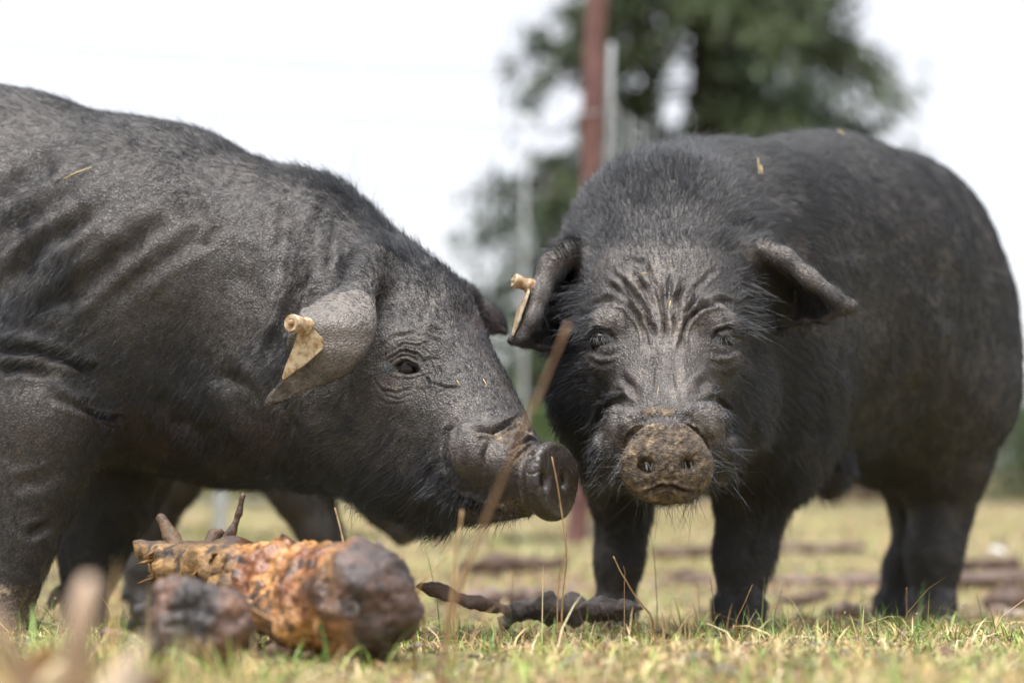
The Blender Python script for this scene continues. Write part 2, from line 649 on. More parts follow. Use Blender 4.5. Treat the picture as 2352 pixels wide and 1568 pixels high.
def spots(V, lst, u=None, v=None, back=9.):
    """soft mask of image-located blotches on the surface: (px, py, rx, ry, depth_limit)"""
    u, v = project(V)
    out = np.zeros(len(V))
    for px, py, rx, ry, dl in lst:
        x = ((u - px) / rx) ** 2 + ((v - py) / ry) ** 2
        out = np.maximum(out, np.exp(-x ** 1.5) * (V[:, 1] < dl))
    return out


def hair_curves(name, P, radius, mat, parent):
    """P: (n, k, 3) points of n hairs"""
    n, k, _ = P.shape
    hc = bpy.data.hair_curves.new(name)
    hc.add_curves([k] * n)
    hc.attributes['position'].data.foreach_set('vector', P.astype(np.float32).ravel()) if 'position' in hc.attributes else hc.position_data.foreach_set('vector', P.astype(np.float32).ravel())
    at = hc.attributes.get('radius') or hc.attributes.new('radius', 'FLOAT', 'POINT')
    at.data.foreach_set('value', np.asarray(radius, np.float32).ravel())
    return link(name, hc, mat, parent)


def grow_hair(body, guides, count, seed, bald, cap=None, thick=.00024, extra=None):
    """hair roots over the skin; guides: px, py, dx, dy, length mm, lift, density"""
    rng = np.random.default_rng(seed)
    V, Q = body.V, body.Q
    f, N = body.facing()
    u, v = project(V)
    g = np.array(guides, float)
    w = 1 / (((u[:, None] - g[None, :, 0]) ** 2 + (v[:, None] - g[None, :, 1]) ** 2) / 1e4 + .05) ** 2
    w /= w.sum(1, keepdims=True)
    A = w @ g[:, 2:]
    dirv = np.stack([A[:, 0], np.full(len(V), .15), -A[:, 1]], 1)
    L, lift, dens = A[:, 2] * .001, A[:, 3], A[:, 4]
    dens = dens * (1 - bald) * np.where(f > -.15, 1, .25) * np.clip(.85 + .3 * vnoise(V, 16, seed + 40) + .4 * vnoise(V, 42, seed + 41), .2, 1.8)
    a = np.linalg.norm(np.cross(V[Q[:, 2]] - V[Q[:, 0]], V[Q[:, 3]] - V[Q[:, 1]]), axis=1)
    pr = a * dens[Q].mean(1)
    pr /= pr.sum()
    q = rng.choice(len(Q), count, p=pr)
    s, t = rng.random(count), rng.random(count)
    wq = np.stack([(1 - s) * (1 - t), s * (1 - t), s * t, (1 - s) * t], 1)

    def ip(X):
        return (X[Q[q]] * (wq[..., None] if X.ndim > 1 else wq)).sum(1)
    root, nn, dd, ll, lf = ip(V), ip(N), ip(dirv), ip(L), ip(lift)
    nn /= np.linalg.norm(nn, axis=1)[:, None]
    # clumps and stray hairs
    jit = np.stack([vnoise(root, 45, seed + i) for i in range(3)], 1) * .30 + rng.normal(0, .13, (count, 3))
    dd = dd / np.maximum(np.linalg.norm(dd, axis=1), 1e-6)[:, None] + jit
    dd -= nn * (dd * nn).sum(1)[:, None]
    dd /= np.maximum(np.linalg.norm(dd, axis=1), 1e-6)[:, None]
    stray = rng.random(count) < .06
    lf = lf * rng.uniform(.5, 1.4, count) + stray * .25
    ll = ll * rng.uniform(.45, 1.25, count) * (1 + stray * .5)
    k = 5
    tt = np.linspace(0, 1, k)
    up = np.sin(np.clip(lf, 0, 1.2))[:, None]
    bend = rng.normal(0, .09, (count, 3)) + np.array([0, 0, -.12])
    P = (root - nn * .0008)[:, None] + ll[:, None, None] * (
        tt[None, :, None] * dd[:, None] * np.cos(np.clip(lf, 0, 1.2))[:, None, None]
        + (tt - .35 * tt ** 2)[None, :, None] * nn[:, None] * up[:, None]
        + (tt ** 2)[None, :, None] * bend[:, None]) + .001 * tt[None, :, None] ** .5 * nn[:, None]
    r = thick * rng.uniform(.7, 1.25, count)[:, None] * (1 - .8 * tt ** 2)[None]
    return P, r


def surf(body, px, py):
    """depth of the skin at a photograph position"""
    if getattr(body, 'uv', None) is None:
        f, _ = body.facing()
        k = f > 0
        body.uv = (*project(body.V[k]), body.V[k, 1])
    u, v, y = body.uv
    m = (np.abs(u - px) < 10) & (np.abs(v - py) < 10)
    if not m.any():
        m = (u - px) ** 2 + (v - py) ** 2 < ((u - px) ** 2 + (v - py) ** 2).min() + 40
    return y[m].min()


def tube(name, pts, radii, mat, parent=None, seg=7, noise=0., seed=0, cap=True):
    pts = np.array(pts, float)
    radii = np.array(radii, float)
    n = len(pts)
    T = np.gradient(pts, axis=0)
    T /= np.linalg.norm(T, axis=1)[:, None]
    ref = np.array([0, 0, 1.]) if abs(T[:, 2]).mean() < .8 else np.array([1., 0, 0])
    S = np.cross(T, ref); S /= np.linalg.norm(S, axis=1)[:, None]
    U = np.cross(S, T)
    a = np.arange(seg) / seg * 2 * math.pi
    ring = pts[:, None] + radii[:, None, None] * (np.cos(a)[None, :, None] * S[:, None] + np.sin(a)[None, :, None] * U[:, None])
    V = ring.reshape(-1, 3)
    if noise:
        V = V + np.stack([fbm(V, 1 / (radii.mean() * 1.6), 3, seed + i) for i in range(3)], 1) * noise
    i, j = np.meshgrid(np.arange(n - 1), np.arange(seg), indexing='ij')
    j2 = (j + 1) % seg
    q = np.stack([i * seg + j, i * seg + j2, (i + 1) * seg + j2, (i + 1) * seg + j], -1).reshape(-1, 4)
    tris = None
    if cap:
        V = np.concatenate([V, pts[:1], pts[-1:]])
        b = n * seg
        jj = np.arange(seg); j3 = (jj + 1) % seg
        tris = np.concatenate([np.stack([np.full(seg, b), j3, jj], 1),
                               np.stack([np.full(seg, b + 1), (n - 1) * seg + jj, (n - 1) * seg + j3], 1)])
    return link(name, mesh_arrays(name, V, q, tris), mat, parent)


def resample(pts, n):
    """smooth curve through points (rows of any width)"""
    pts = np.array(pts, float)
    s = np.concatenate([[0], np.cumsum(np.linalg.norm(np.diff(pts[:, :3], axis=0), axis=1))])
    t = np.linspace(0, s[-1], n)
    out = np.stack([np.interp(t, s, pts[:, i]) for i in range(pts.shape[1])], 1)
    for _ in range(2):
        out[1:-1] = .25 * out[:-2] + .5 * out[1:-1] + .25 * out[2:]
    return out

# ------------------------------------------------------------------ ground sheet
def spaced(lo, hi, c0, c1, fine, grow=1.18):
    xs = list(np.arange(c0, c1 + fine, fine))
    s = fine
    while xs[-1] < hi:
        s *= grow; xs.append(xs[-1] + s)
    s = fine
    while xs[0] > lo:
        s *= grow; xs.insert(0, xs[0] - s)
    return np.array(xs)


gx, gy = spaced(-300, 300, -1.6, 1.6, .03), spaced(-60, 450, .8, 5.2, .03)
X, Y = np.meshgrid(gx, gy, indexing='xy')
GZ = ground(X, Y)
nx, ny = len(gx), len(gy)
i, j = np.meshgrid(np.arange(nx - 1), np.arange(ny - 1), indexing='xy')
a = (j * nx + i)
gq = np.stack([a, a + 1, a + nx + 1, a + nx], -1).reshape(-1, 4)
tag(link('ground', mesh_arrays('ground', np.stack([X, Y, GZ], -1), gq), M['ground']), 'pasture ground of thin yellowing grass and bare soil', 'ground', kind='structure')

# ------------------------------------------------------------------ pigs
def foot(B, px, d, r, k=.012, yaw=(0, -1)):
    """cloven trotter standing on the ground under px at depth d; yaw is the way it points (x, y)"""
    x = W(px, 1400, d)[0]
    z = float(ground(x, d))
    y_ = np.array(yaw, float); y_ /= np.linalg.norm(y_)
    s = np.array([-y_[1], y_[0]])
    for e in (-1, 1):
        c = np.array([x + s[0] * e * r * .48, d + s[1] * e * r * .48])
        tip = c + y_ * r * .75
        B.cone((c[0], c[1], z + r * 1.1), (tip[0], tip[1], z + r * .36), r * .62, r * .38, k)
        dw = c - y_ * r * .85
        B.cone((dw[0], dw[1], z + r * 1.75), (dw[0] - y_[0] * r * .3, dw[1] - y_[1] * r * .3, z + r * 1.25), r * .26, r * .2, .006)
    return np.array([x, d, z])


def finish_pig(name, B, label, mats, attrs, guides, hairs, bald, seed, thick):
    base = B.V[:, :].mean(0)
    root = empty(name, (float(base[0]), float(base[1]), float(B.V[:, 2].min())))
    tag(root, label, 'pig', 'black pigs on the pasture')
    me = mesh_arrays('body', B.V, B.Q, B.T, attrs=attrs)
    link('body', me, mats, root)
    if hairs:
        P, r = grow_hair(B, guides, hairs, seed, bald, thick=thick)
        hair_curves('bristle_coat', P, r, M['hair'], root)['kind'] = 'stuff'
    return root


def eyeball(root, px, py, d, r_m, look):
    bm = bmesh.new()
    bmesh.ops.create_uvsphere(bm, u_segments=20, v_segments=14, radius=r_m)
    me = bpy.data.meshes.new('eye')
    bm.to_mesh(me); bm.free()
    for p in me.polygons: p.use_smooth = True
    o = link('eye', me, M['eye'], root)
    o.location = W(px, py, d)
    return o


def strands(name, roots, dirs, lens, rad, mat, root, seed=0, droop=.3, k=6):
    rng = np.random.default_rng(seed)
    roots, dirs, lens = np.array(roots), np.array(dirs, float), np.array(lens)
    dirs /= np.linalg.norm(dirs, axis=1)[:, None]
    t = np.linspace(0, 1, k)
    bend = rng.normal(0, .12, dirs.shape) + np.array([0, 0, -droop])
    P = roots[:, None] + lens[:, None, None] * (t[None, :, None] * dirs[:, None] + (t ** 2)[None, :, None] * bend[:, None])
    r = rad * (1 - .8 * t ** 2)[None] * rng.uniform(.7, 1.2, len(roots))[:, None]
    return hair_curves(name, P, r, mat, root)


def extruded_plate(name, poly, depth, thick, mat, parent):
    """flat plate: outline in photograph positions, standing at depth(px,py)"""
    front = [W(x, y, depth(x, y)) for x, y in poly]
    bm = bmesh.new()
    vf = [bm.verts.new(p) for p in front]
    n = np.zeros(3)
    for i in range(len(front)):
        n += np.cross(front[i] - front[0], front[(i + 1) % len(front)] - front[0])
    n /= np.linalg.norm(n)
    if n[1] < 0: n = -n
    vb = [bm.verts.new(p + n * thick) for p in front]
    bm.faces.new(vf)
    bm.faces.new(vb[::-1])
    for i in range(len(vf)):
        j = (i + 1) % len(vf)
        bm.faces.new((vf[i], vb[i], vb[j], vf[j]))
    bmesh.ops.recalc_face_normals(bm, faces=bm.faces)
    bmesh.ops.bevel(bm, geom=[e for e in bm.edges], offset=thick * .3, segments=2, affect='EDGES')
    me = bpy.data.meshes.new(name)
    bm.to_mesh(me); bm.free()
    return link(name, me, mat, parent)


def lathe(name, base, axis, prof, mat, parent, seg=20):
    """turned part: prof rows (distance along axis, radius)"""
    base, axis = np.array(base, float), np.array(axis, float)
    axis /= np.linalg.norm(axis)
    pts = np.array([base + axis * a for a, _ in prof])
    ref = np.array([0, 0, 1.]) if abs(axis[2]) < .8 else np.array([1., 0, 0])
    S = np.cross(axis, ref); S /= np.linalg.norm(S)
    U = np.cross(S, axis)
    a = np.arange(seg) / seg * 2 * math.pi
    V = np.concatenate([p + r * (np.cos(a)[:, None] * S + np.sin(a)[:, None] * U) for p, (_, r) in zip(pts, prof)] + [pts[:1], pts[-1:]])
    n = len(prof)
    i, j = np.meshgrid(np.arange(n - 1), np.arange(seg), indexing='ij')
    q = np.stack([i * seg + j, (i + 1) * seg + j, (i + 1) * seg + (j + 1) % seg, i * seg + (j + 1) % seg], -1).reshape(-1, 4)
    jj = np.arange(seg); j3 = (jj + 1) % seg; b = n * seg
    t = np.concatenate([np.stack([np.full(seg, b), jj, j3], 1), np.stack([np.full(seg, b + 1), (n - 1) * seg + j3, (n - 1) * seg + jj], 1)])
    return link(name, mesh_arrays(name, V, q, t, smooth=False), mat, parent)


# ---------- the pig in profile, by the rotten log
def profile_pig():
    B = Body(.0032)
    B.grooves = []
    # trunk
    B.chain([(-1010, 640, 2.62, 300), (-820, 590, 2.62, 355), (-400, 560, 2.56, 360), (0, 568, 2.50, 345), (330, 625, 2.44, 330)], .05)
    B.chain([(-800, 760, 2.60, 300), (-300, 730, 2.54, 330), (60, 700, 2.50, 320), (300, 790, 2.45, 270)], .05)
    B.chain([(330, 628, 2.44, 328), (630, 668, 2.40, 268)], .05)
    B.chain([(250, 850, 2.46, 190), (520, 890, 2.42, 200), (720, 880, 2.34, 245)], .05)
    B.ellipsoid(W(150, 790, 2.36), np.eye(3), (.15, .085, .135), .05)                       # shoulder muscle
    # head
    B.chain([(660, 675, 2.40, 252), (880, 775, 2.29, 212)], .04)
    B.chain([(950, 850, 2.245, 188), (1150, 1056, 2.115, 104)], .035)
    B.chain([(1150, 1056, 2.115, 98), (1232, 1096, 2.058, 58)], .010)
    B.ball(860, 925, 2.26, 215, .04)
    B.chain([(930, 1040, 2.225, 150), (1090, 1100, 2.135, 92), (1190, 1130, 2.085, 60)], .025)
    B.ball(998, 1172, 2.20, 60, .03)
    B.ball(1085, 1035, 2.075, 62, .022)                                                      # fleshy lip pad
    B.ball(1172, 1062, 2.055, 50, .016)
    fwd = np.array([.86, -.51, .04])
    lat = np.array([.51, .86, 0])
    dc = W(1268, 1102, 2.032)
    B.disc(dc, fwd, (0.08, 0, 1), .044, .0405, .0085, .0045, .004)
    B.disc(dc - fwd * .012, fwd, (0.08, 0, 1), .037, .034, .010, .006, .006)
    # eye region
    B.ellipsoid(W(945, 800, 2.165), [(.85, -.3, -.35), (.3, .9, 0), (.3, 0, .9)], (.042, .018, .020), .02)   # brow
    B.ellipsoid(W(915, 882, 2.163), [(.95, -.2, -.1), (.2, .95, 0), (0, 0, 1)], (.032, .014, .013), .014)
    # near ear: a flap that hangs out towards the viewer and back
    def ear_d(u, v):
        return 2.190 - .095 * smoothstep(600, 760, v) + .030 * ((u - 745) / 130.) ** 2 * smoothstep(640, 760, v) + .02 * smoothstep(800, 930, v)
    B.chain([(850, 610, 2.215, 52), (838, 650, 2.185, 36), (815, 690, 2.15, 24)], .025)
    B.sheet([(858, 640), (866, 700), (866, 745), (852, 790), (830, 825), (795, 860), (750, 884), (712, 893), (690, 908), (650, 928), (606, 938), (615, 908),
             (642, 868), (655, 820), (664, 765), (690, 715), (730, 685), (775, 660), (820, 640)], ear_d, .0042, .014)
    # far ear
    B.chain([(985, 640, 2.40, 36), (1060, 680, 2.42, 26), (1130, 735, 2.44, 22), (1163, 765, 2.45, 8)], .02)
    B.sheet([(985, 640), (1060, 660), (1120, 705), (1168, 765), (1120, 772), (1060, 760), (1000, 720)], lambda u, v: 2.425 + 0 * u, .005, .012)
    # legs
    B.chain([(110, 880, 2.36, 185), (95, 960, 2.335, 150), (62, 1110, 2.33, 112), (40, 1230, 2.32, 76), (18, 1330, 2.32, 57), (8, 1410, 2.32, 52)], .035)
    foot(B, 2, 2.30, .034, yaw=(1, -.2))
    B.chain([(330, 940, 2.56, 170), (285, 1050, 2.57, 112), (250, 1160, 2.57, 88), (212, 1270, 2.57, 62), (195, 1390, 2.57, 47)], .035)
    foot(B, 190, 2.565, .031, yaw=(1, -.2))
    for px, d in ((-900, 2.50), (-1010, 2.74)):
        B.chain([(px + 40, 800, d, 230), (px + 10, 1000, d, 130), (px - 60, 1160, d, 74), (px - 50, 1300, d, 56), (px - 40, 1390, d, 52)], .04)
        foot(B, px - 40, d, .033, yaw=(1, 0))
    B.chain([(-1290, 560, 2.62, 24), (-1340, 700, 2.62, 16), (-1330, 860, 2.62, 9)], .02)    # tail
    # openings
    def hole(c, ax, r, k=.004):
        B.ellipsoid(c, ax, r, k, True)
    axd = [lat, fwd, (0, 0, 1)]
    hole(W(1254, 1106, 2.003) , axd, (.0062, .014, .0095))
    hole(W(1300, 1104, 2.036), axd, (.0060, .014, .0090))
    hole(W(931, 847, 2.138), [(.93, -.30, -.18), (.28, .95, 0), (.17, 0, .98)], (.0155, .013, .0042), .004)
    B.mesh(2)
    for _ in range(2):
        B.refine(lambda u, v, y, f: (u > 600) & (u < 1330) & (v > 600 + .3 * (1000 - u)) & (v < 1240) & (y < 2.34) & (f > -.1))
    g = B.groove
    bk = 2.42
    for pts, w, dep in [
        ([(862, 866), (879, 890), (907, 900), (936, 893), (958, 874)], 5, .0010),
        ([(872, 880), (890, 905), (915, 915), (950, 902)], 4, .0007),
        ([(880, 832), (917, 810), (955, 812), (980, 840)], 5, .0013),
        ([(890, 815), (920, 793), (960, 792), (995, 820)], 4, .0008),
        ([(868, 905), (895, 925), (935, 922)], 5, .0007),
        ([(985, 825), (995, 850), (990, 872)], 5, .0014),
        ([(893, 846), (912, 832), (935, 827), (960, 834), (972, 852)], 6, -.0020), ([(893, 852), (918, 864), (945, 866), (970, 858)], 5, -.0012),
        ([(875, 800), (905, 775), (950, 760), (1003, 783), (1041, 826)], 8, .0017),
        ([(960, 745), (1015, 765), (1060, 815)], 9, .0025),
        ([(965, 857), (988, 879), (1022, 888), (1062, 890)], 5, .0011),
        ([(975, 862), (985, 885), (980, 900)], 5, .002),
        ([(1000, 835), (1008, 850), (1004, 868)], 6, .002),
        ([(1046, 968), (1031, 993), (1025, 1031), (1031, 1075), (1050, 1105)], 10, .0060),
        ([(1075, 985), (1130, 995), (1165, 975), (1200, 955)], 9, .0050),
        ([(1120, 1010), (1105, 1050), (1112, 1080)], 9, .0022),
        ([(1150, 1005), (1180, 1010), (1215, 990)], 8, .0035),
        ([(1165, 1040), (1185, 1022), (1215, 1010), (1242, 1012)], 6, .0035),
        ([(1180, 1060), (1200, 1035), (1228, 1022)], 5, .0022),
        ([(1195, 1085), (1208, 1050), (1232, 1035)], 5, .0020),
        ([(985, 1085), (993, 1112), (1031, 1128), (1098, 1160), (1160, 1180), (1202, 1187)], 9, .0065),
        ([(1010, 1060), (990, 1085), (1000, 1110)], 12, .004),
        ([(707, 540), (700, 600), (690, 650), (669, 707), (640, 770), (622, 802), (600, 860)], 15, .0120),
        ([(745, 470), (735, 530), (728, 590), (722, 640)], 18, .0060),
        ([(665, 440), (655, 500), (648, 570), (630, 650)], 24, .0070),
        ([(600, 480), (570, 570), (548, 680)], 30, .0050),
        ([(780, 500), (772, 560), (760, 620)], 12, .0040),
        ([(0, 473), (73, 407), (139, 355)], 30, .0060),
        ([(0, 565), (55, 505), (146, 455), (210, 420)], 26, .0065),
        ([(10, 720), (22, 665), (73, 582), (165, 513), (258, 455)], 26, .0110),
        ([(90, 740), (140, 690), (220, 631), (330, 538), (405, 500)], 26, .0085),
        ([(210, 720), (310, 640), (430, 560), (490, 530)], 22, .0045),
        ([(470, 570), (488, 545), (500, 515)], 12, .0030),
        ([(-40, 790), (50, 800), (137, 816), (206, 848), (265, 872)], 15, .0105),
        ([(-20, 850), (60, 845), (130, 852)], 14, .0060),
        ([(180, 938), (229, 956), (285, 962)], 10, .0060),
        ([(120, 905), (180, 930), (230, 930)], 12, .0035),
        ([(60, 1230), (90, 1215), (120, 1200)], 12, .0045),
        ([(20, 1120), (60, 1105), (130, 1090)], 16, .003),
        ([(350, 900), (420, 960), (500, 1010), (560, 1050)], 22, .0060),
        ([(480, 830), (560, 900), (600, 1000)], 28, .0050),
        ([(640, 880), (655, 960), (700, 1040)], 24, .0050),
    ]:
        g(pts, w * (.72 if w < 10.5 else 1), dep * (1.7 if w < 12.5 else 1.15), bk)
    B.carve()
    V = B.V
    N = B.normals()
    V = V + N * (.0022 * fbm(V, 14, 2, 3) + .0007 * fbm(V, 70, 2, 9) - .0011 * np.exp(-(vnoise(V * np.array([1, 1, .6]), 95, 15) / .12) ** 2) * spots(V, [(960, 840, 120, 90, 2.3), (1190, 1050, 70, 70, 2.2)]))[:, None]
    B.V = V
    u, v = project(V)
    f, _ = B.facing()
    disc = smoothstep(.052, .045, np.linalg.norm(V - dc, axis=1)) * smoothstep(-.022, -.012, (V - dc) @ fwd)
    low = smoothstep(1085, 1150, v) * smoothstep(1030, 1110, u) * (V[:, 1] < 2.2)
    mud = np.maximum.reduce([spots(V, [(1200, 1165, 110, 40, 2.2), (1100, 1180, 120, 40, 2.2), (1215, 975, 60, 30, 2.2), (1195, 1050, 50, 50, 2.1), (1150, 1000, 60, 30, 2.2)]) * .58,
                             smoothstep(1310, 1370, v) * (V[:, 1] < 2.42) * .95 * (u < 110), disc * .2])
    ear = spots(V, [(760, 775, 120, 105, 2.142), (680, 890, 80, 60, 2.142), (800, 690, 70, 60, 2.142)])
    stk = np.clip(.55 + 1.1 * vnoise(V * np.array([2.2, 1, .6]), 60, 88), .1, 1.5)
    pale = np.clip(ear * .55 + stk * spots(V, [(1100, 1035, 90, 60, 2.2), (1060, 950, 70, 50, 2.2), (930, 800, 70, 50, 2.2), (1000, 700, 80, 70, 2.3), (920, 890, 60, 40, 2.2)]) * .30, 0, 1)
    ruddy = spots(V, [(520, 1000, 170, 60, 2.9), (350, 990, 150, 60, 2.9), (1120, 740, 60, 50, 2.9)]) * .7 * (v > 640)
    bald = np.clip(disc * 1.3 + ear * .55 + (mud > .55) * .7, 0, 1)
    guides = [(-800, 400, -1, .4, 12, .3, .5), (-800, 800, -.7, .7, 14, .3, .5), (0, 230, -1, .1, 15, .40, 1), (0, 320, -1, .35, 11, .22, .8), (300, 300, -.9, .05, 17, .45, 1.1), (300, 420, -1, .4, 9, .2, .75),
              (0, 600, -.8, .6, 14, .25, .8), (20, 690, -.2, .8, 26, .35, 1.6), (60, 600, -.4, .8, 20, .3, 1.2), (100, 770, -.9, .45, 22, .25, 1.4), (250, 830, -.8, .4, 22, .3, 1.3), (300, 680, -.9, .5, 9, .2, .7), (430, 560, -.9, .5, 8, .2, .7),
              (600, 520, -.7, .6, 8, .2, .75), (550, 700, -.8, .5, 9, .2, .75), (500, 330, -.8, -.3, 20, .6, 1.4), (500, 390, -.9, .3, 10, .25, .9), (700, 395, -.7, -.5, 26, .7, 1.8), (690, 470, -.6, .5, 10, .25, .9), (800, 440, -.6, -.6, 28, .75, 2),
              (870, 510, -.55, -.6, 28, .75, 2.1), (800, 530, -.5, .2, 14, .3, 1.1), (950, 580, -.5, -.6, 24, .7, 2.1), (1020, 640, -.45, -.7, 18, .6, 2), (1070, 710, -.45, -.7, 14, .55, 1.8), (1120, 790, -.45, -.7, 12, .5, 1.7), (1170, 880, -.5, -.6, 10, .45, 1.5), (1205, 960, -.5, -.5, 8, .4, 1.1),
              (880, 640, -.6, -.4, 13, .3, 1.5), (960, 700, -.5, -.6, 11, .3, 1.5), (750, 780, -.5, .6, 4, .15, .6), (1010, 800, -.5, -.5, 9, .3, 1.3), (900, 780, -.6, -.3, 8, .3, .9), (930, 870, -.7, .4, 6, .2, .7),
              (960, 950, -.9, .25, 14, .25, 1.3), (860, 930, -.9, .3, 16, .3, 1.2), (780, 980, -.9, .35, 17, .3, 1.2), (900, 1030, -.85, .4, 22, .3, 1.4), (900, 1110, -.8, .5, 26, .4, 1.5), (1000, 1100, -.7, .6, 24, .4, 1.6), (1000, 1190, -.5, .8, 26, .5, 1.4),
              (1100, 1180, -.3, .9, 18, .5, 1), (1180, 1180, -.1, 1, 10, .5, .6), (800, 1110, -.7, .6, 24, .4, 1.4), (680, 1090, -.6, .7, 22, .4, 1.2), (560, 1070, -.6, .7, 16, .4, .9), (600, 900, -.8, .5, 12, .25, .9), (640, 830, -.8, .4, 20, .35, 1.4), (1090, 1030, -.75, .15, 5, .3, 1.1), (1050, 930, -.6, -.4, 7, .3, 1.2),
              (1200, 1080, -.8, .2, 3.5, .3, .5), (400, 900, -.7, .6, 20, .3, 1.3), (450, 960, -.5, .8, 22, .3, 1.4), (50, 1050, -.4, .9, 9, .2, .8), (110, 960, -.5, .8, 8, .2, .7), (50, 1170, -.3, 1, 11, .25, 1.2), (40, 1290, -.2, 1, 11, .25, 1.2), (250, 1150, -.2, 1, 12, .3, 1.1), (200, 1300, -.1, 1, 12, .3, 1.1), (350, 1020, -.4, .8, 14, .3, .8), (1120, 740, .6, .5, 8, .3, .8)]
    guides = [(*q[:4], q[4] * .85, q[5] * .9, q[6] * (.5 if 840 < q[0] < 1230 and 760 < q[1] < 1060 else .8 if q[4] < 12 else 1)) for q in guides]
    root = finish_pig('pig', B, 'black pig in profile beside the rotten log, wet muddy snout, drooping tagged ear', M['skin'],
                      dict(mud=mud, pale=pale, ruddy=ruddy, wet=disc * .95), guides, 140000, bald, 21, .00021)
    # eyes
    eyeball(root, 933, 850, 2.1550, .0150, None)
    far = W(931, 848, 2.176) + lat * .15
    bm = bmesh.new(); bmesh.ops.create_uvsphere(bm, u_segments=16, v_segments=10, radius=.017)
    me = bpy.data.meshes.new('eye'); bm.to_mesh(me); bm.free()
    link('eye', me, M['eye'], root).location = far
    # lashes over the near eye
    n = 80
    t = RNG.random(n)
    rx = 893 + 75 * t
    roots = [W(x, 836 - 9 * math.sin(math.pi * s) + RNG.normal(0, 1.5) + 10 * s, 2.146 + .006 * s) for x, s in zip(rx, t)]
    dirs = np.stack([-.55 + .25 * t + RNG.normal(0, .12, n), np.full(n, -.55), -.65 + RNG.normal(0, .15, n)], 1)
    strands('eyelashes', roots, dirs, RNG.uniform(.010, .022, n), .00022, M['hair'], root, 3, .1)['kind'] = 'stuff'
    # long bristles under the jaw
    n = 150
    xs = RNG.uniform(620, 1195, n)
    rr, dd, ll = [], [], []
    for x in xs:
        yb = float(np.interp(x, [600, 700, 900, 1000, 1100, 1200], [1125, 1138, 1190, 1222, 1195, 1186])) - RNG.uniform(0, 45)
        rr.append(W(x, yb, surf(B, x, yb) + .01))
        dd.append((RNG.normal(-.25, .35), RNG.normal(-.1, .4), -1)); ll.append(RNG.uniform(.012, .036))
    strands('chin_bristles', rr, dd, ll, .00020, M['hair'], root, 4, .1)['kind'] = 'stuff'
    # ear tag
    tg = empty('ear_tag', tuple(W(700, 780, 2.085))); tg.parent = root
    tg.matrix_parent_inverse = Matrix.Translation(-Vector(root.location))
    tg['label'] = 'stained cream plastic ear tag with stud'
    dt = lambda x, y: 2.070 + .00022 * (y - 750) + .00014 * (740 - x) * 0 - 0.00005 * (x - 700)
    sd = min(surf(B, 690, 760), 2.09)
    dt = lambda x, y: sd - .008 + .00006 * (y - 750)
    extruded_plate('plate', [(690, 728), (716, 732), (722, 742), (721, 757), (743, 778), (742, 801), (700, 838), (650, 873), (647, 868), (656, 838), (672, 800), (682, 772), (684, 752)], dt, .0022, M['tag'], tg)
    s0 = W(706, 750, dt(706, 750) + .004)
    s1 = W(668, 741, dt(706, 750) - .020)
    ax = s1 - s0; Ls = float(np.linalg.norm(ax))
    lathe('stud', s0, ax, [(0, .0095), (.18 * Ls, .0095), (.2 * Ls, .0078), (.45 * Ls, .0076), (.55 * Ls, .0088), (Ls * .92, .0094), (Ls, .0088), (Ls * .985, .005), (Ls * .94, .0048), (Ls * .94, .0032), (Ls * 1.06, .003), (Ls * 1.1, .0018)], M['tag'], tg)
    return B, root


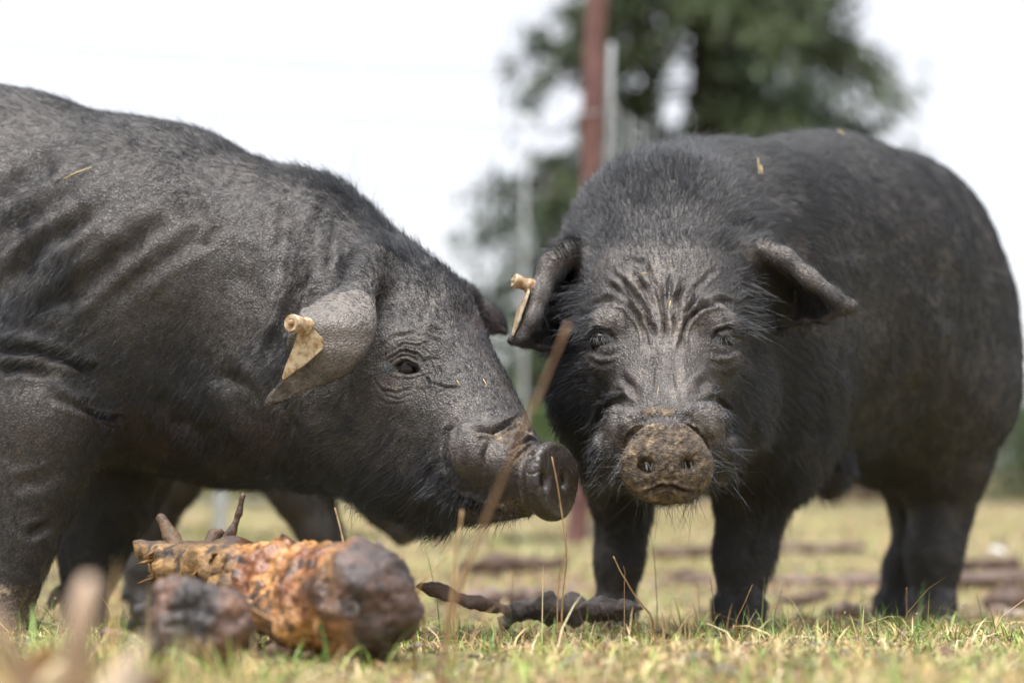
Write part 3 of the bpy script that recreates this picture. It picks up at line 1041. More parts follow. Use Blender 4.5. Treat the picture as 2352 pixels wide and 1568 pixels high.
# ---------- the pig that faces the viewer
def facing_pig():
    B = Body(.0032)
    B.grooves = []
    B.chain([(1660, 640, 2.56, 300), (1880, 630, 2.80, 306), (2015, 612, 2.96, 272)], .05)
    B.chain([(1650, 825, 2.54, 245), (1880, 765, 2.78, 268), (2070, 825, 3.00, 258)], .05)
    B.chain([(2060, 740, 3.00, 268), (2085, 880, 2.98, 246)], .04)
    B.ellipsoid(W(1800, 880, 2.52), np.eye(3), (.075, .12, .15), .05)                    # shoulder
    B.chain([(1560, 640, 2.42, 270), (1660, 640, 2.56, 290)], .05)
    B.chain([(1540, 875, 2.40, 222), (1640, 890, 2.52, 225)], .05)
    B.ball(1520, 560, 2.44, 190, .05)                                                    # crest behind the ears
    B.ball(1508, 900, 2.335, 222, .05)                                                   # jowls
    B.ball(1402, 905, 2.32, 114, .04)
    B.ball(1640, 915, 2.32, 118, .04)
    # head
    B.ball(1512, 680, 2.335, 195, .04)
    B.ball(1515, 770, 2.285, 178, .04)
    B.chain([(1518, 830, 2.25, 148), (1525, 980, 2.14, 98)], .03)
    B.ellipsoid(W(1525, 1040, 2.145), np.eye(3), (.068, .045, .052), .02)               # muzzle pad
    B.chain([(1408, 1085, 2.120, 38), (1404, 1025, 2.105, 42), (1426, 972, 2.096, 44), (1475, 960, 2.088, 30), (1530, 957, 2.082, 27), (1585, 957, 2.088, 30), (1628, 970, 2.096, 44), (1650, 1025, 2.105, 42), (1648, 1085, 2.120, 38)], .007)
    B.chain([(1526, 1045, 2.12, 94), (1528, 1062, 2.05, 88)], .008)
    n = np.array([-.02, -.985, -.10])
    dc = W(1528, 1068, 2.040)
    B.disc(dc, n, (0, 0, 1), .0475, .0365, .017, .010, .008)
    B.ellipsoid(W(1528, 1018, 2.055), np.eye(3), (.034, .022, .019), .014)              # raised top of the snout
    B.ball(1485, 1095, 2.045, 48, .012)
    B.ball(1572, 1095, 2.045, 48, .012)
    B.ellipsoid(W(1535, 1118, 2.09), np.eye(3), (.030, .045, .017), .012)               # chin
    # brow
    for e, x in ((-1, 1415), (1, 1632)):
        B.ellipsoid(W(x, 735, 2.21), [(1, -.1 * e, -.35 * e), (0, 1, 0), (.35 * e, 0, 1)], (.042, .02, .020), .02)
        B.ellipsoid(W(x - e * -8, 830, 2.205), np.eye(3), (.034, .018, .016), .02)
    # ears: hoods that droop forward, their rims nearer than the hollow behind
    fr = [(1350, 578, 2.335), (1302, 582, 2.310), (1264, 612, 2.292), (1240, 672, 2.277), (1224, 730, 2.266), (1196, 776, 2.262)]
    B.hood(fr, [(1350, 590, 2.42), (1318, 600, 2.41), (1285, 640, 2.40), (1262, 690, 2.39), (1248, 735, 2.37), (1215, 775, 2.31)], .0048, .0045)
    B.chain([(*q, r) for q, r in zip(fr, (32, 27, 23, 20, 16, 9))] + [(1170, 783, 2.262, 4)], .014)
    B.sheet([(1350, 590), (1290, 600), (1250, 660), (1225, 730), (1195, 785), (1222, 782), (1240, 800), (1290, 800), (1315, 770), (1340, 700), (1360, 640)],
            lambda u, v: 2.395 - .10 * smoothstep(1300, 1210, u) * smoothstep(640, 760, v), .005, .012)
    fr = [(1690, 566, 2.335), (1742, 566, 2.305), (1802, 592, 2.285), (1860, 638, 2.272), (1912, 680, 2.268), (1956, 705, 2.268)]
    B.hood(fr, [(1690, 590, 2.42), (1740, 600, 2.41), (1795, 632, 2.405), (1850, 672, 2.395), (1900, 704, 2.36), (1940, 712, 2.30)], .0048, .0045)
    B.chain([(*q, r) for q, r in zip(fr, (26, 18, 14, 11, 8, 5))], .014)
    B.sheet([(1690, 570), (1760, 590), (1830, 620), (1890, 670), (1955, 708), (1930, 716), (1895, 738), (1850, 735), (1800, 755), (1768, 766), (1735, 745), (1705, 680)],
            lambda u, v: 2.400 - .125 * smoothstep(1790, 1950, u), .005, .012)
    B.chain([(1956, 706, 2.268, 6), (1925, 716, 2.275, 8), (1893, 737, 2.285, 8), (1850, 737, 2.305, 8), (1800, 754, 2.335, 8), (1766, 765, 2.36, 8)], .008)
    B.chain([(1172, 783, 2.262, 6), (1205, 792, 2.27, 8), (1240, 800, 2.29, 8), (1290, 800, 2.32, 8), (1318, 772, 2.35, 8)], .008)
    # legs
    B.chain([(1440, 960, 2.60, 120), (1432, 1080, 2.66, 84), (1430, 1180, 2.68, 55), (1420, 1280, 2.68, 48), (1410, 1400, 2.68, 44)], .03)
    foot(B, 1410, 2.67, .031, yaw=(-.3, -1))
    B.chain([(1740, 980, 2.54, 120), (1730, 1090, 2.555, 88), (1722, 1180, 2.56, 62), (1708, 1280, 2.56, 55), (1700, 1395, 2.56, 51)], .03)
    foot(B, 1697, 2.545, .033, yaw=(-.2, -1))
    B.chain([(2135, 940, 2.96, 155), (2168, 1070, 2.96, 90), (2164, 1170, 2.97, 58), (2145, 1270, 2.96, 55), (2140, 1395, 2.96, 48)], .035)
    foot(B, 2138, 2.945, .034, yaw=(-.45, -1))
    B.chain([(2095, 920, 3.06, 140), (2105, 1080, 3.08, 80), (2105, 1190, 3.09, 46), (2082, 1310, 3.09, 40), (2062, 1380, 3.085, 40)], .035)
    foot(B, 2054, 3.075, .031, yaw=(-.7, -1))
    # sheath and tail
    B.chain([(1890, 1020, 2.70, 60), (1908, 1085, 2.69, 44), (1904, 1132, 2.69, 14)], .025)
    B.chain([(2210, 560, 3.20, 24), (2260, 700, 3.24, 15), (2250, 850, 3.24, 9)], .02)
    def hole(c, r, k=.004):
        B.ellipsoid(c, np.eye(3), r, k, True)
    hole(W(1486, 1070, 2.020), (.0088, .014, .0070))
    hole(W(1576, 1066, 2.020), (.0088, .014, .0070))
    hole(W(1381, 783, 2.190), (.0105, .012, .0046), .004)
    hole(W(1662, 783, 2.189), (.0105, .012, .0046), .004)
    B.mesh(2)
    for _ in range(2):
        B.refine(lambda u, v, y, f: (u > 1340) & (u < 1715) & (v > 580) & (v < 1165) & (y < 2.30) & (f > -.1))
    g = B.groove
    for pts, w, dep in [
        ([(1352, 700), (1395, 688), (1440, 702), (1472, 735), (1488, 775), (1494, 820)], 9, .0042),
        ([(1400, 625), (1440, 660), (1470, 700)], 9, .0025), ([(1640, 625), (1600, 660), (1580, 700)], 9, .0025), ([(1540, 620), (1540, 680), (1538, 740)], 8, .0025), ([(1480, 600), (1500, 650), (1512, 690)], 8, .0020), ([(1505, 800), (1500, 850), (1490, 900)], 9, .0018), ([(1548, 800), (1555, 850), (1566, 900)], 9, .0018),
        *[([(x - 24, 787), (x - 9, 770), (x + 10, 770), (x + 25, 786)], 6, -.0022) for x in (1381, 1662)], *[([(x - 22, 790), (x, 799), (x + 22, 790)], 5, -.0012) for x in (1381, 1662)],
        ([(1430, 655), (1465, 690), (1485, 720), (1499, 756), (1503, 785)], 9, .0055),
        ([(1455, 640), (1490, 670), (1508, 710)], 9, .0035),
        ([(1509, 640), (1520, 690), (1527, 730), (1530, 785)], 9, .0060),
        ([(1571, 645), (1556, 690), (1550, 730), (1548, 775)], 9, .0055),
        ([(1610, 660), (1585, 700), (1572, 730)], 8, .0040),
        ([(1690, 700), (1650, 688), (1612, 702), (1580, 735), (1564, 775), (1560, 820)], 9, .0042),
        ([(1390, 660), (1420, 670), (1450, 700)], 10, .003),
        ([(1430, 620), (1450, 600), (1480, 610)], 9, .002),
        ([(1345, 800), (1370, 812), (1400, 815), (1425, 800)], 8, .0018),
        ([(1340, 825), (1375, 838), (1420, 830)], 8, .0012),
        ([(1698, 800), (1675, 812), (1645, 815), (1620, 800)], 8, .0018),
        ([(1705, 825), (1670, 838), (1625, 830)], 8, .0012),
        ([(1350, 762), (1372, 752), (1400, 762), (1412, 785)], 7, .0022),
        ([(1695, 762), (1672, 752), (1645, 762), (1634, 785)], 7, .0022),
        ([(1420, 860), (1450, 885), (1460, 915)], 12, .003),
        ([(1635, 860), (1605, 885), (1596, 915)], 12, .003),
        ([(1372, 1040), (1374, 985), (1382, 945), (1404, 922), (1440, 922)], 10, .0035),
        ([(1680, 1030), (1676, 970), (1664, 935), (1638, 916), (1605, 922)], 10, .0035),
        ([(1432, 1040), (1440, 1010), (1462, 992), (1495, 982), (1530, 980), (1570, 982), (1598, 992), (1616, 1010), (1626, 1040)], 7, .0030),
        
        ([(1468, 1133), (1499, 1131), (1520, 1117), (1545, 1118), (1581, 1131), (1600, 1128)], 6, .0050),
        ([(1760, 850), (1790, 930), (1850, 1000), (1890, 1040)], 40, .006),
        ([(1980, 990), (2040, 960), (2100, 900), (2130, 850)], 34, .010),
        ([(2150, 600), (2180, 680), (2190, 770)], 40, .005),
        ([(1700, 560), (1740, 480), (1760, 420)], 50, .006),
        ([(1860, 860), (1890, 940), (1880, 1030)], 36, .008),
        ([(2100, 1165), (2150, 1150), (2200, 1160)], 20, .004),
    ]:
        g(pts, w * (.8 if w < 10.5 else 1), dep * (1.9 if w < 12.5 else 1))
    B.carve()
    V = B.V
    N = B.normals()
    V = V + N * (.0022 * fbm(V, 14, 2, 13) + .0007 * fbm(V, 70, 2, 19) - .0012 * np.exp(-(vnoise(V * np.array([1.6, 1, .45]), 80, 16) / .12) ** 2) * spots(V, [(1520, 740, 130, 150, 2.3), (1520, 950, 130, 60, 2.2)]))[:, None]
    grain = spots(V, [(1528, 1050, 110, 100, 2.12)])
    V = V + N * (grain * .0011 * fbm(V, 190, 2, 29))[:, None]
    B.V = V
    u, v = project(V)
    disc = smoothstep(1.12, .98, ((u - 1528) / 108) ** 2 + ((v - 1072) / 84) ** 2) * (V[:, 1] < 2.09)
    mud = np.maximum.reduce([disc, spots(V, [(1535, 1125, 75, 30, 2.12), (1500, 990, 60, 22, 2.12), (1570, 992, 50, 22, 2.12)]) * .9,
                             spots(V, [(1510, 945, 60, 18, 2.2), (1435, 1010, 24, 34, 2.12), (1625, 1010, 24, 34, 2.12)]) * .6, spots(V, [(1528, 1060, 140, 118, 2.2)]) * .47,
                             smoothstep(1385, 1440, v) * .5])
    stk = np.clip(.55 + 1.1 * vnoise(V * np.array([2.6, 1, .45]), 60, 89), .1, 1.5)
    pale = np.clip(stk * spots(V, [(1420, 985, 55, 50, 2.2), (1615, 985, 55, 50, 2.2), (1525, 880, 80, 55, 2.3), (1520, 740, 90, 80, 2.3), (1415, 720, 60, 35, 2.3), (1630, 720, 60, 35, 2.3), (1510, 620, 110, 60, 2.3)]) * .48
                   + spots(V, [(1750, 575, 60, 30, 2.33), (1850, 640, 60, 30, 2.32), (1265, 620, 45, 60, 2.33), (1235, 700, 40, 60, 2.30)]) * .45, 0, 1)
    ruddy = np.maximum(spots(V, [(1900, 1110, 50, 50, 2.9)]) * .9, spots(V, [(1860, 720, 60, 40, 2.5), (1270, 770, 50, 40, 2.5)]) * .5)
    bald = np.clip(disc * 1.2 + (mud > .5) * .8 + spots(V, [(1900, 1120, 40, 40, 2.9)]) * .8, 0, 1)
    guides = [(1500, 560, 0, -1, 18, .5, 1.5), (1400, 500, -.35, -.9, 26, .7, 1.9), (1460, 410, -.15, -1, 28, .75, 2), (1560, 400, .1, -1, 28, .75, 2), (1640, 430, .35, -.9, 28, .7, 2), (1330, 540, -.7, -.7, 24, .6, 1.8), (1290, 560, -.8, -.5, 18, .5, 1.4), (1700, 450, .6, -.5, 26, .6, 1.8), (1660, 520, .4, -.8, 24, .55, 1.7), (1740, 520, .8, -.4, 24, .5, 1.8),
              (1500, 660, 0, -1, 11, .25, 1.4), (1420, 630, -.2, -1, 13, .3, 1.4), (1600, 630, .2, -1, 13, .3, 1.4), (1520, 760, 0, -1, 8, .25, 1.3), (1400, 710, -.4, -.8, 10, .3, 1.2), (1640, 710, .4, -.8, 10, .3, 1.2), (1520, 870, 0, -1, 6, .25, 1.3), (1470, 880, -.5, -.7, 6, .25, 1.2), (1575, 880, .5, -.7, 6, .25, 1.2),
              (1380, 830, -.9, .2, 12, .3, 1.2), (1670, 830, .9, .2, 12, .3, 1.2), (1320, 860, -.85, .35, 26, .5, 1.9), (1285, 940, -.8, .5, 26, .55, 1.9), (1340, 960, -.8, .5, 24, .45, 1.8), (1330, 1040, -.65, .75, 26, .5, 1.7), (1390, 1080, -.5, .85, 18, .4, 1.3), (1345, 740, -.95, .0, 30, .45, 1.4), (1300, 800, -.9, .2, 26, .5, 1.6),
              (1730, 870, .85, .4, 28, .5, 1.9), (1760, 980, .75, .65, 28, .5, 1.9), (1700, 960, .7, .6, 22, .45, 1.7), (1690, 1070, .55, .85, 26, .5, 1.7), (1640, 1090, .4, .9, 18, .45, 1.3), (1715, 740, .95, 0, 30, .45, 1.4), (1740, 800, .9, .2, 24, .45, 1.5),
              (1415, 990, -.7, .3, 5, .3, 1.4), (1630, 990, .7, .3, 5, .3, 1.4), (1400, 1060, -.5, .7, 9, .35, 1.3), (1655, 1060, .5, .7, 9, .35, 1.3), (1530, 1150, 0, 1, 14, .4, .5), (1525, 945, 0, -1, 4, .3, .9),
              (1820, 800, .9, .45, 22, .35, 1.7), (1850, 950, .75, .65, 24, .4, 1.7), (1800, 1040, .6, .8, 24, .4, 1.6), (1820, 480, .9, .1, 20, .35, 1.6), (1900, 650, .9, .4, 16, .28, 1.5), (2000, 480, .9, .3, 15, .25, 1.4), (2200, 700, .6, .75, 13, .22, 1.3), (2000, 880, .7, .7, 16, .25, 1.4), (2260, 900, .2, 1, 13, .22, 1.3), (1750, 320, 1, -.15, 20, .5, 1.6), (1900, 300, 1, -.1, 17, .45, 1.6), (2100, 350, .9, .3, 12, .35, 1.4), (2250, 500, .6, .7, 11, .3, 1.3),
              (1420, 1180, 0, 1, 13, .3, 1.4), (1415, 1320, 0, 1, 10, .25, 1.3), (1700, 1180, 0, 1, 13, .3, 1.4), (1700, 1330, 0, 1, 10, .25, 1.3), (1780, 1150, .5, .85, 24, .5, 1.6), (1765, 1280, .6, .8, 18, .6, 1.4), (2130, 1250, 0, 1, 11, .25, 1.3), (2060, 1250, 0, 1, 11, .25, 1.3), (2190, 1120, .2, 1, 12, .3, 1.3),
              (1250, 650, -.5, .7, 9, .35, 1.1), (1200, 770, -.4, .8, 7, .35, .9), (1790, 580, .6, .1, 8, .35, 1), (1880, 650, .6, .2, 8, .35, 1), (1940, 710, .5, .5, 8, .45, 1.1), (1830, 720, .3, .7, 9, .4, 1), (1290, 720, .3, .4, 12, .4, 1)]
    guides = [(*q[:4], q[4] * (.75 if 1370 < q[0] < 1690 and 600 < q[1] < 1120 else .85), q[5], q[6] * (.38 if 1370 < q[0] < 1690 and 600 < q[1] < 1120 else 1)) for q in guides]
    root = finish_pig('pig', B, 'black pig standing face on with furrowed brow and dry sandy mud on its snout', M['skin'],
                      dict(mud=mud, pale=pale, ruddy=ruddy, wet=np.zeros(len(V))), guides, 180000, bald, 31, .00022)
    for x in (1381, 1662):
        eyeball(root, x, 785, 2.2065, .0145, None)
    n = 44
    sx = np.where(np.arange(n) % 2, 1381, 1662) + RNG.uniform(-22, 22, n)
    strands('eyelashes', [W(x, 776 + RNG.normal(0, 2), 2.186) for x in sx], np.stack([RNG.normal(0, .4, n), np.full(n, -.6), np.full(n, -.7)], 1), RNG.uniform(.007, .014, n), .0002, M['hair'], root, 13, .1)['kind'] = 'stuff'
    # whiskers, chin hair, hairs that hang over the ear openings
    rr, dd, ll = [], [], []
    for i in range(90):
        s = random.choice((-1, 1))
        x, y = 1527 + s * random.uniform(95, 160), random.uniform(1020, 1120)
        rr.append(W(x, y, surf(B, x, y) + .002)); dd.append((s * random.uniform(.3, 1), random.uniform(-.8, .1), random.uniform(-1, .1))); ll.append(random.uniform(.015, .042))
    for i in range(70):
        x = random.uniform(1465, 1610); y = random.uniform(1128, 1150)
        rr.append(W(x, y, 2.085)); dd.append((random.gauss(0, .4), random.gauss(-.2, .5), -1)); ll.append(random.uniform(.010, .045))
    strands('whiskers', rr, dd, ll, .0002, M['hair'], root, 8, .15)['kind'] = 'stuff'
    rr, dd, ll = [], [], []
    for s, x0 in ((-1, 1345), (1, 1712)):
        for i in range(75):
            y = random.uniform(640, 770); x = x0 + random.uniform(-12, 12)
            rr.append(W(x, y, surf(B, x, y) + .002)); dd.append((s, -.45 + random.gauss(0, .2), random.gauss(-.05, .3))); ll.append(random.uniform(.02, .05))
    strands('ear_fringe', rr, dd, ll, .0002, M['hair'], root, 9, .15)['kind'] = 'stuff'
    rr, dd, ll = [], [], []
    for i in range(60):
        s = random.choice((-1, 1))
        a = random.uniform(-.9, .75)
        x, y = 1528 + s * 104 * math.cos(a), 1075 + 70 * math.sin(a)
        rr.append(W(x, y, 2.05)); dd.append((s * .9, -.2, random.gauss(.05, .3))); ll.append(random.uniform(.004, .009))
    for x0 in (1486, 1576):
        for i in range(9):
            rr.append(W(x0 + random.uniform(-14, 14), 1060, 2.022)); dd.append((random.gauss(.1, .2), -.4, -1)); ll.append(random.uniform(.006, .011))
    strands('snout_bristles', rr, dd, ll, .00022, M['whisker'], root, 10, .0)['kind'] = 'stuff'
    # ear tag seen from its edge
    tg = empty('ear_tag', tuple(W(1205, 690, 2.27))); tg.parent = root
    tg.matrix_parent_inverse = Matrix.Translation(-Vector(root.location))
    tg['label'] = 'cream ear tag seen edge on with stud'
    # plate lies against the outer side of the ear: long thin quad that runs away from the viewer
    A, Bp = W(1222, 648, 2.272), W(1180, 770, 2.252)
    out = np.array([-.93, -.18, .33]); out /= np.linalg.norm(out)
    along = Bp - A; Lp = np.linalg.norm(along); along /= Lp
    dpt = np.cross(out, along); dpt /= np.linalg.norm(dpt)
    if dpt[1] < 0: dpt = -dpt
    bm = bmesh.new()
    prof = [(0, -.002, .010), (.14, -.003, .012), (.24, -.007, .020), (.40, -.009, .024), (.95, -.001, .004), (1.0, 0, .002)]
    ring = []
    for s, n0, n1 in prof:
        c = A + along * Lp * s
        ring.append([bm.verts.new(c + dpt * n0), bm.verts.new(c + dpt * n1), bm.verts.new(c + dpt * n1 + out * .0024), bm.verts.new(c + dpt * n0 + out * .0024)])
    for r0, r1 in zip(ring[:-1], ring[1:]):
        for i in range(4):
            bm.faces.new((r0[i], r0[(i + 1) % 4], r1[(i + 1) % 4], r1[i]))
    bm.faces.new(ring[0][::-1]); bm.faces.new(ring[-1])
    bmesh.ops.recalc_face_normals(bm, faces=bm.faces)
    me = bpy.data.meshes.new('plate'); bm.to_mesh(me); bm.free()
    link('plate', me, M['tag'], tg)
    s0 = A + along * Lp * .06 + dpt * .004
    Ls = .021
    lathe('stud', s0, out + np.array([0, -.12, 0]), [(-.003, .0090), (.12 * Ls, .0090), (.25 * Ls, .0072), (.5 * Ls, .0070), (.6 * Ls, .0078), (Ls * .93, .0082), (Ls, .0076), (Ls * .985, .005), (Ls * .95, .0046), (Ls * .95, .0032), (Ls * 1.08, .003), (Ls * 1.12, .0016)], M['tag'], tg)
    return B, root


# ---------- the pig half hidden behind the first one
def hidden_pig():
    B = Body(.007)
    d = 3.25
    B.chain([(330, 830, d + .05, 190), (560, 810, d, 215), (740, 840, d - .05, 190)], .05)
    B.chain([(340, 930, d + .05, 150), (560, 930, d, 180), (720, 930, d - .05, 165)], .05)
    B.chain([(740, 860, d - .05, 180), (830, 980, d - .1, 130)], .05)
    B.chain([(830, 1000, d - .1, 125), (900, 1130, d - .13, 75), (935, 1200, d - .15, 46)], .04)
    B.disc(W(942, 1212, d - .15), (.7, -.3, -.7), (.5, 0, .6), .036, .034, .012, .008, .008)
    for e in (-1, 1):
        B.sheet([(800, 900), (860, 900), (890, 960), (880, 1020), (840, 1000)], lambda u, v, e=e: d - .1 + e * .09 + 0 * u, .007, .02)
    for dd, a in ((.0, 1), (.16, 1)):
        B.chain([(415, 1000, d - .1 + dd, 100), (400, 1090, d - .1 + dd, 64), (352, 1190, d - .1 + dd, 44), (330, 1300, d - .1 + dd, 38), (335, 1390, d - .1 + dd, 38)], .03)
        foot(B, 335, d - .1 + dd, .032, yaw=(1, 0))
    for dd in (0, .15):
        B.chain([(640, 1010, d - .13 + dd, 100), (690, 1130, d - .13 + dd, 60), (735, 1220, d - .13 + dd, 44), (765, 1300, d - .13 + dd, 38), (770, 1390, d - .13 + dd, 38)], .03)
        foot(B, 770, d - .13 + dd, .032, yaw=(1, 0))
    B.chain([(160, 780, d + .05, 20), (120, 900, d + .05, 10)], .02)
    B.mesh(2)
    z = np.zeros(len(B.V))
    guides = [(550, 700, -1, .3, 14, .3, 1), (550, 950, -.7, .7, 14, .3, 1), (400, 1200, 0, 1, 12, .3, 1), (720, 1200, 0, 1, 12, .3, 1), (900, 1100, -.7, -.5, 10, .3, 1)]
    root = finish_pig('pig', B, 'third black pig half hidden behind the pig in profile, only legs and lowered head showing', M['skin'],
                      dict(mud=z, pale=z, ruddy=z, wet=z), guides, 12000, z, 41, .0003)
    return B, root


PB1, PIG1 = profile_pig()
PB2, PIG2 = facing_pig()
PB3, PIG3 = hidden_pig()

# ------------------------------------------------------------------ rotten log and other wood
def wood_thing(name, B, label, cat, col_fn, gloss_fn, amp, fs, seed, group=None, thin=None, axis=None, plates=None):
    B.mesh(1)
    N = B.normals()
    V = B.V
    rid = np.abs(vnoise(V * np.array([1.0, .6, 1.6]), fs * 1.4, seed + 7))
    if thin is not None:
        amp = amp * thin(V)
    V = V + N * (amp * fbm(V, fs, 4, seed) - amp * .5 * np.exp(-(rid / .09) ** 2) + (plates(V) if plates else 0))[:, None]
    B.V = V
    ax = axis if axis is not None else np.array([1., .2, .1])
    ax = ax / np.linalg.norm(ax)
    s1 = np.cross(ax, (0, 0, 1)); s1 /= np.linalg.norm(s1); s2 = np.cross(s1, ax)
    gr = np.stack([V @ ax * .10, V @ s1, V @ s2], 1) + .004 * np.stack([vnoise(V, 60, 5), vnoise(V, 60, 6), vnoise(V, 60, 7)], 1)
    me = mesh_arrays(name, V, B.Q, colors={'col': col_fn(V)}, attrs={'gloss': gloss_fn(V)}, vecs={'grain': gr})
    o = link(name, me, M['rot'])
    return tag(o, label, cat, group)


def lerp3(a, b, t):
    return np.array(a)[None] * (1 - t[:, None]) + np.array(b)[None] * t[:, None]


LB = Body(.003)
LB.chain([(385, 1300, 2.12, 34), (430, 1300, 2.08, 50), (530, 1315, 2.01, 72), (640, 1345, 1.93, 94), (750, 1370, 1.84, 106), (820, 1378, 1.78, 114)], .02)
LB.ball(832, 1380, 1.765, 120, .02)
LB.ball(700, 1312, 1.87, 62, .015)
LB.ball(600, 1300, 1.955, 48, .012)
LB.ball(470, 1290, 2.05, 44, .012)
LB.chain([(560, 1360, 1.95, 60), (690, 1430, 1.80, 62)], .02)
LB.chain([(418, 1285, 2.10, 22), (395, 1235, 2.12, 17), (370, 1190, 2.13, 13)], .006)
LB.chain([(420, 1290, 2.08, 24), (370, 1262, 2.09, 19), (325, 1252, 2.10, 11), (306, 1243, 2.10, 6)], .006)
LB.chain([(508, 1265, 2.06, 15), (532, 1225, 2.06, 11), (549, 1180, 2.06, 8), (558, 1138, 2.06, 7)], .005)
LB.chain([(470, 1262, 2.08, 14), (492, 1228, 2.10, 17), (505, 1222, 2.10, 12)], .004)
LB.chain([(395, 1310, 2.08, 16), (352, 1308, 2.09, 6)], .004)
for hx, hy, hd, hr in ((618, 1300, 1.88, 15), (662, 1330, 1.84, 14), (735, 1300, 1.80, 14)):      # knot holes
    LB.ball(hx, hy, hd, hr, .006, True)


def log_col(V):
    u, v = project(V)
    n1, n2 = fbm(V, 30, 3, 61), fbm(V, 75, 3, 62)
    gold = lerp3((.17, .095, .032), (.46, .27, .085), np.clip(.5 + n1 * .7, 0, 1))
    peel = lerp3((.23, .080, .022), (.86, .47, .18), np.clip(.45 + n1 * .9, 0, 1))
    dark = lerp3((.030, .017, .014), (.105, .055, .038), np.clip(.5 + n1 * .8, 0, 1))
    w1 = smoothstep(515, 545, u + n2 * 26)
    w2 = smoothstep(745, 830, u + n1 * 60)
    c = gold * (1 - w1)[:, None] + peel * w1[:, None]
    c = c * (1 - w2)[:, None] + dark * w2[:, None]
    stain = np.maximum(smoothstep(.38, .58, n2) * .85, smoothstep(.25, .5, fbm(V, 17, 3, 63)) * .7 * w1)
    c = c * (1 - stain[:, None]) + np.array([.022, .015, .014]) * stain[:, None]
    thin = ((v < 1248) & (u < 600)).astype(float)
    c = c * (1 - .8 * thin[:, None]) + np.array([.06, .030, .018]) * .8 * thin[:, None]
    edge = np.exp(-((u + n2 * 26 - 528) / 9) ** 2) * .8
    return c * (1 - edge[:, None]) + np.array([.03, .018, .012]) * edge[:, None]


def log_gloss(V):
    u, v = project(V)
    return smoothstep(520, 560, u) * np.clip(.75 + .5 * fbm(V, 25, 2, 66), .2, 1) * (1 - .75 * smoothstep(760, 840, u))


LOG = wood_thing('rotten_log', LB, 'rotten orange brown log with peeling bark and broken root stubs under the pig in profile', 'log', log_col, log_gloss, .0052, 48, 51, axis=W(850, 1378, 1.77) - W(430, 1300, 2.08),
           plates=lambda V: .005 * smoothstep(-.05, .05, 535 - project(V)[0] - fbm(V, 75, 3, 62) * 26) * smoothstep(1246, 1272, project(V)[1]) + .004 * smoothstep(.1, .25, fbm(V, 24, 2, 64)) * smoothstep(730, 800, project(V)[0]),
           thin=lambda V: 1 - .8 * ((project(V)[1] < 1262) & (project(V)[0] < 600)))

# torn bark flakes and splinters on the log
rng = np.random.default_rng(19)
u_, v_ = project(LB.V)
f_, n_ = LB.facing()
for k in range(34):
    if k < 18: cu, cv = rng.normal(525, 14), rng.uniform(1255, 1400)
    elif k < 26: cu, cv = rng.uniform(370, 520), rng.uniform(1265, 1345)
    else: cu, cv = rng.uniform(560, 900), rng.uniform(1255, 1470)
    cand = np.where((np.abs(u_ - cu) < 14) & (np.abs(v_ - cv) < 14) & (f_ > -.1))[0]
    if not len(cand): continue
    c0, nn = LB.V[cand[0]], n_[cand[0]]
    ax_ = W(850, 1378, 1.77) - W(430, 1300, 2.08); ax_ = ax_ - nn * (ax_ @ nn); ax_ /= np.linalg.norm(ax_)
    sd_ = np.cross(nn, ax_)
    Lf, Wf = rng.uniform(.008, .022), rng.uniform(.004, .009)
    m_, q_ = 5, 4
    V = []
    for i in range(m_):
        for j in range(q_):
            a_, b_ = i / (m_ - 1) - .5, j / (q_ - 1) - .5
            V.append(c0 + ax_ * Lf * 2 * a_ * (1 + .3 * rng.normal() * abs(b_)) + sd_ * Wf * 2 * b_ * (1 + .4 * rng.normal() * abs(a_)) + nn * (-.001 + .011 * (a_ + .5) ** 2 * rng.uniform(.6, 1.1) + .001 * rng.normal()))
    ii, jj = np.meshgrid(np.arange(m_ - 1), np.arange(q_ - 1), indexing='ij')
    a_ = (ii * q_ + jj).reshape(-1)
    o = link('bark_flake', mesh_arrays('bark_flake', V, np.stack([a_, a_ + 1, a_ + q_ + 1, a_ + q_], 1), smooth=False), M['flake'] if k < 26 else M['branch'], LOG)
    o.modifiers.new('thick', 'SOLIDIFY').thickness = .0016
for k in range(9):
    c0 = W(rng.uniform(355, 420), rng.uniform(1262, 1330), 2.075)
    dv = np.array([-1, rng.normal(0, .4), rng.normal(0, .5)]); dv /= np.linalg.norm(dv)
    Lf = rng.uniform(.010, .024)
    tube('splinter', np.stack([c0, c0 + dv * Lf * .6, c0 + dv * Lf]), (.0026, .0018, .0004), M['flake'], LOG, 5)

CB = Body(.003)
CB.chain([(335, 1440, 1.76, 40), (420, 1395, 1.70, 70), (500, 1405, 1.67, 66), (545, 1445, 1.66, 38)], .012)
CB.ball(395, 1465, 1.68, 58, .012)
CB.ball(480, 1470, 1.66, 56, .012)
CB.chain([(350, 1420, 1.75, 22), (300, 1452, 1.77, 12)], .006)
CB.chain([(520, 1440, 1.66, 26), (575, 1492, 1.66, 14)], .006)
wood_thing('wood_chunk', CB, 'short brown chunk of rotten wood lying in front of the orange log', 'wood chunk',
           lambda V: lerp3((.020, .013, .011), (.17, .08, .042), np.clip(.30 + fbm(V, 32, 3, 71) * 1.0, 0, 1)), lambda V: np.full(len(V), .32), .0065, 44, 72)


def crumble(px, py, d, r, seed, label, name='bark_crumb', group='bark crumbs round the log', col=((.04, .022, .016), (.19, .10, .06))):
    B = Body(r * d / FPX / 5)
    B.chain([(px - r, py, d, r * .6), (px + r * .7, py + r * .2, d - .01, r * .5)], .008)
    return wood_thing(name, B, label, 'bark', lambda V: lerp3(*col, np.clip(.5 + fbm(V, 60, 2, seed) * .8, 0, 1)), lambda V: np.full(len(V), .3), .0035, 90, seed, group)


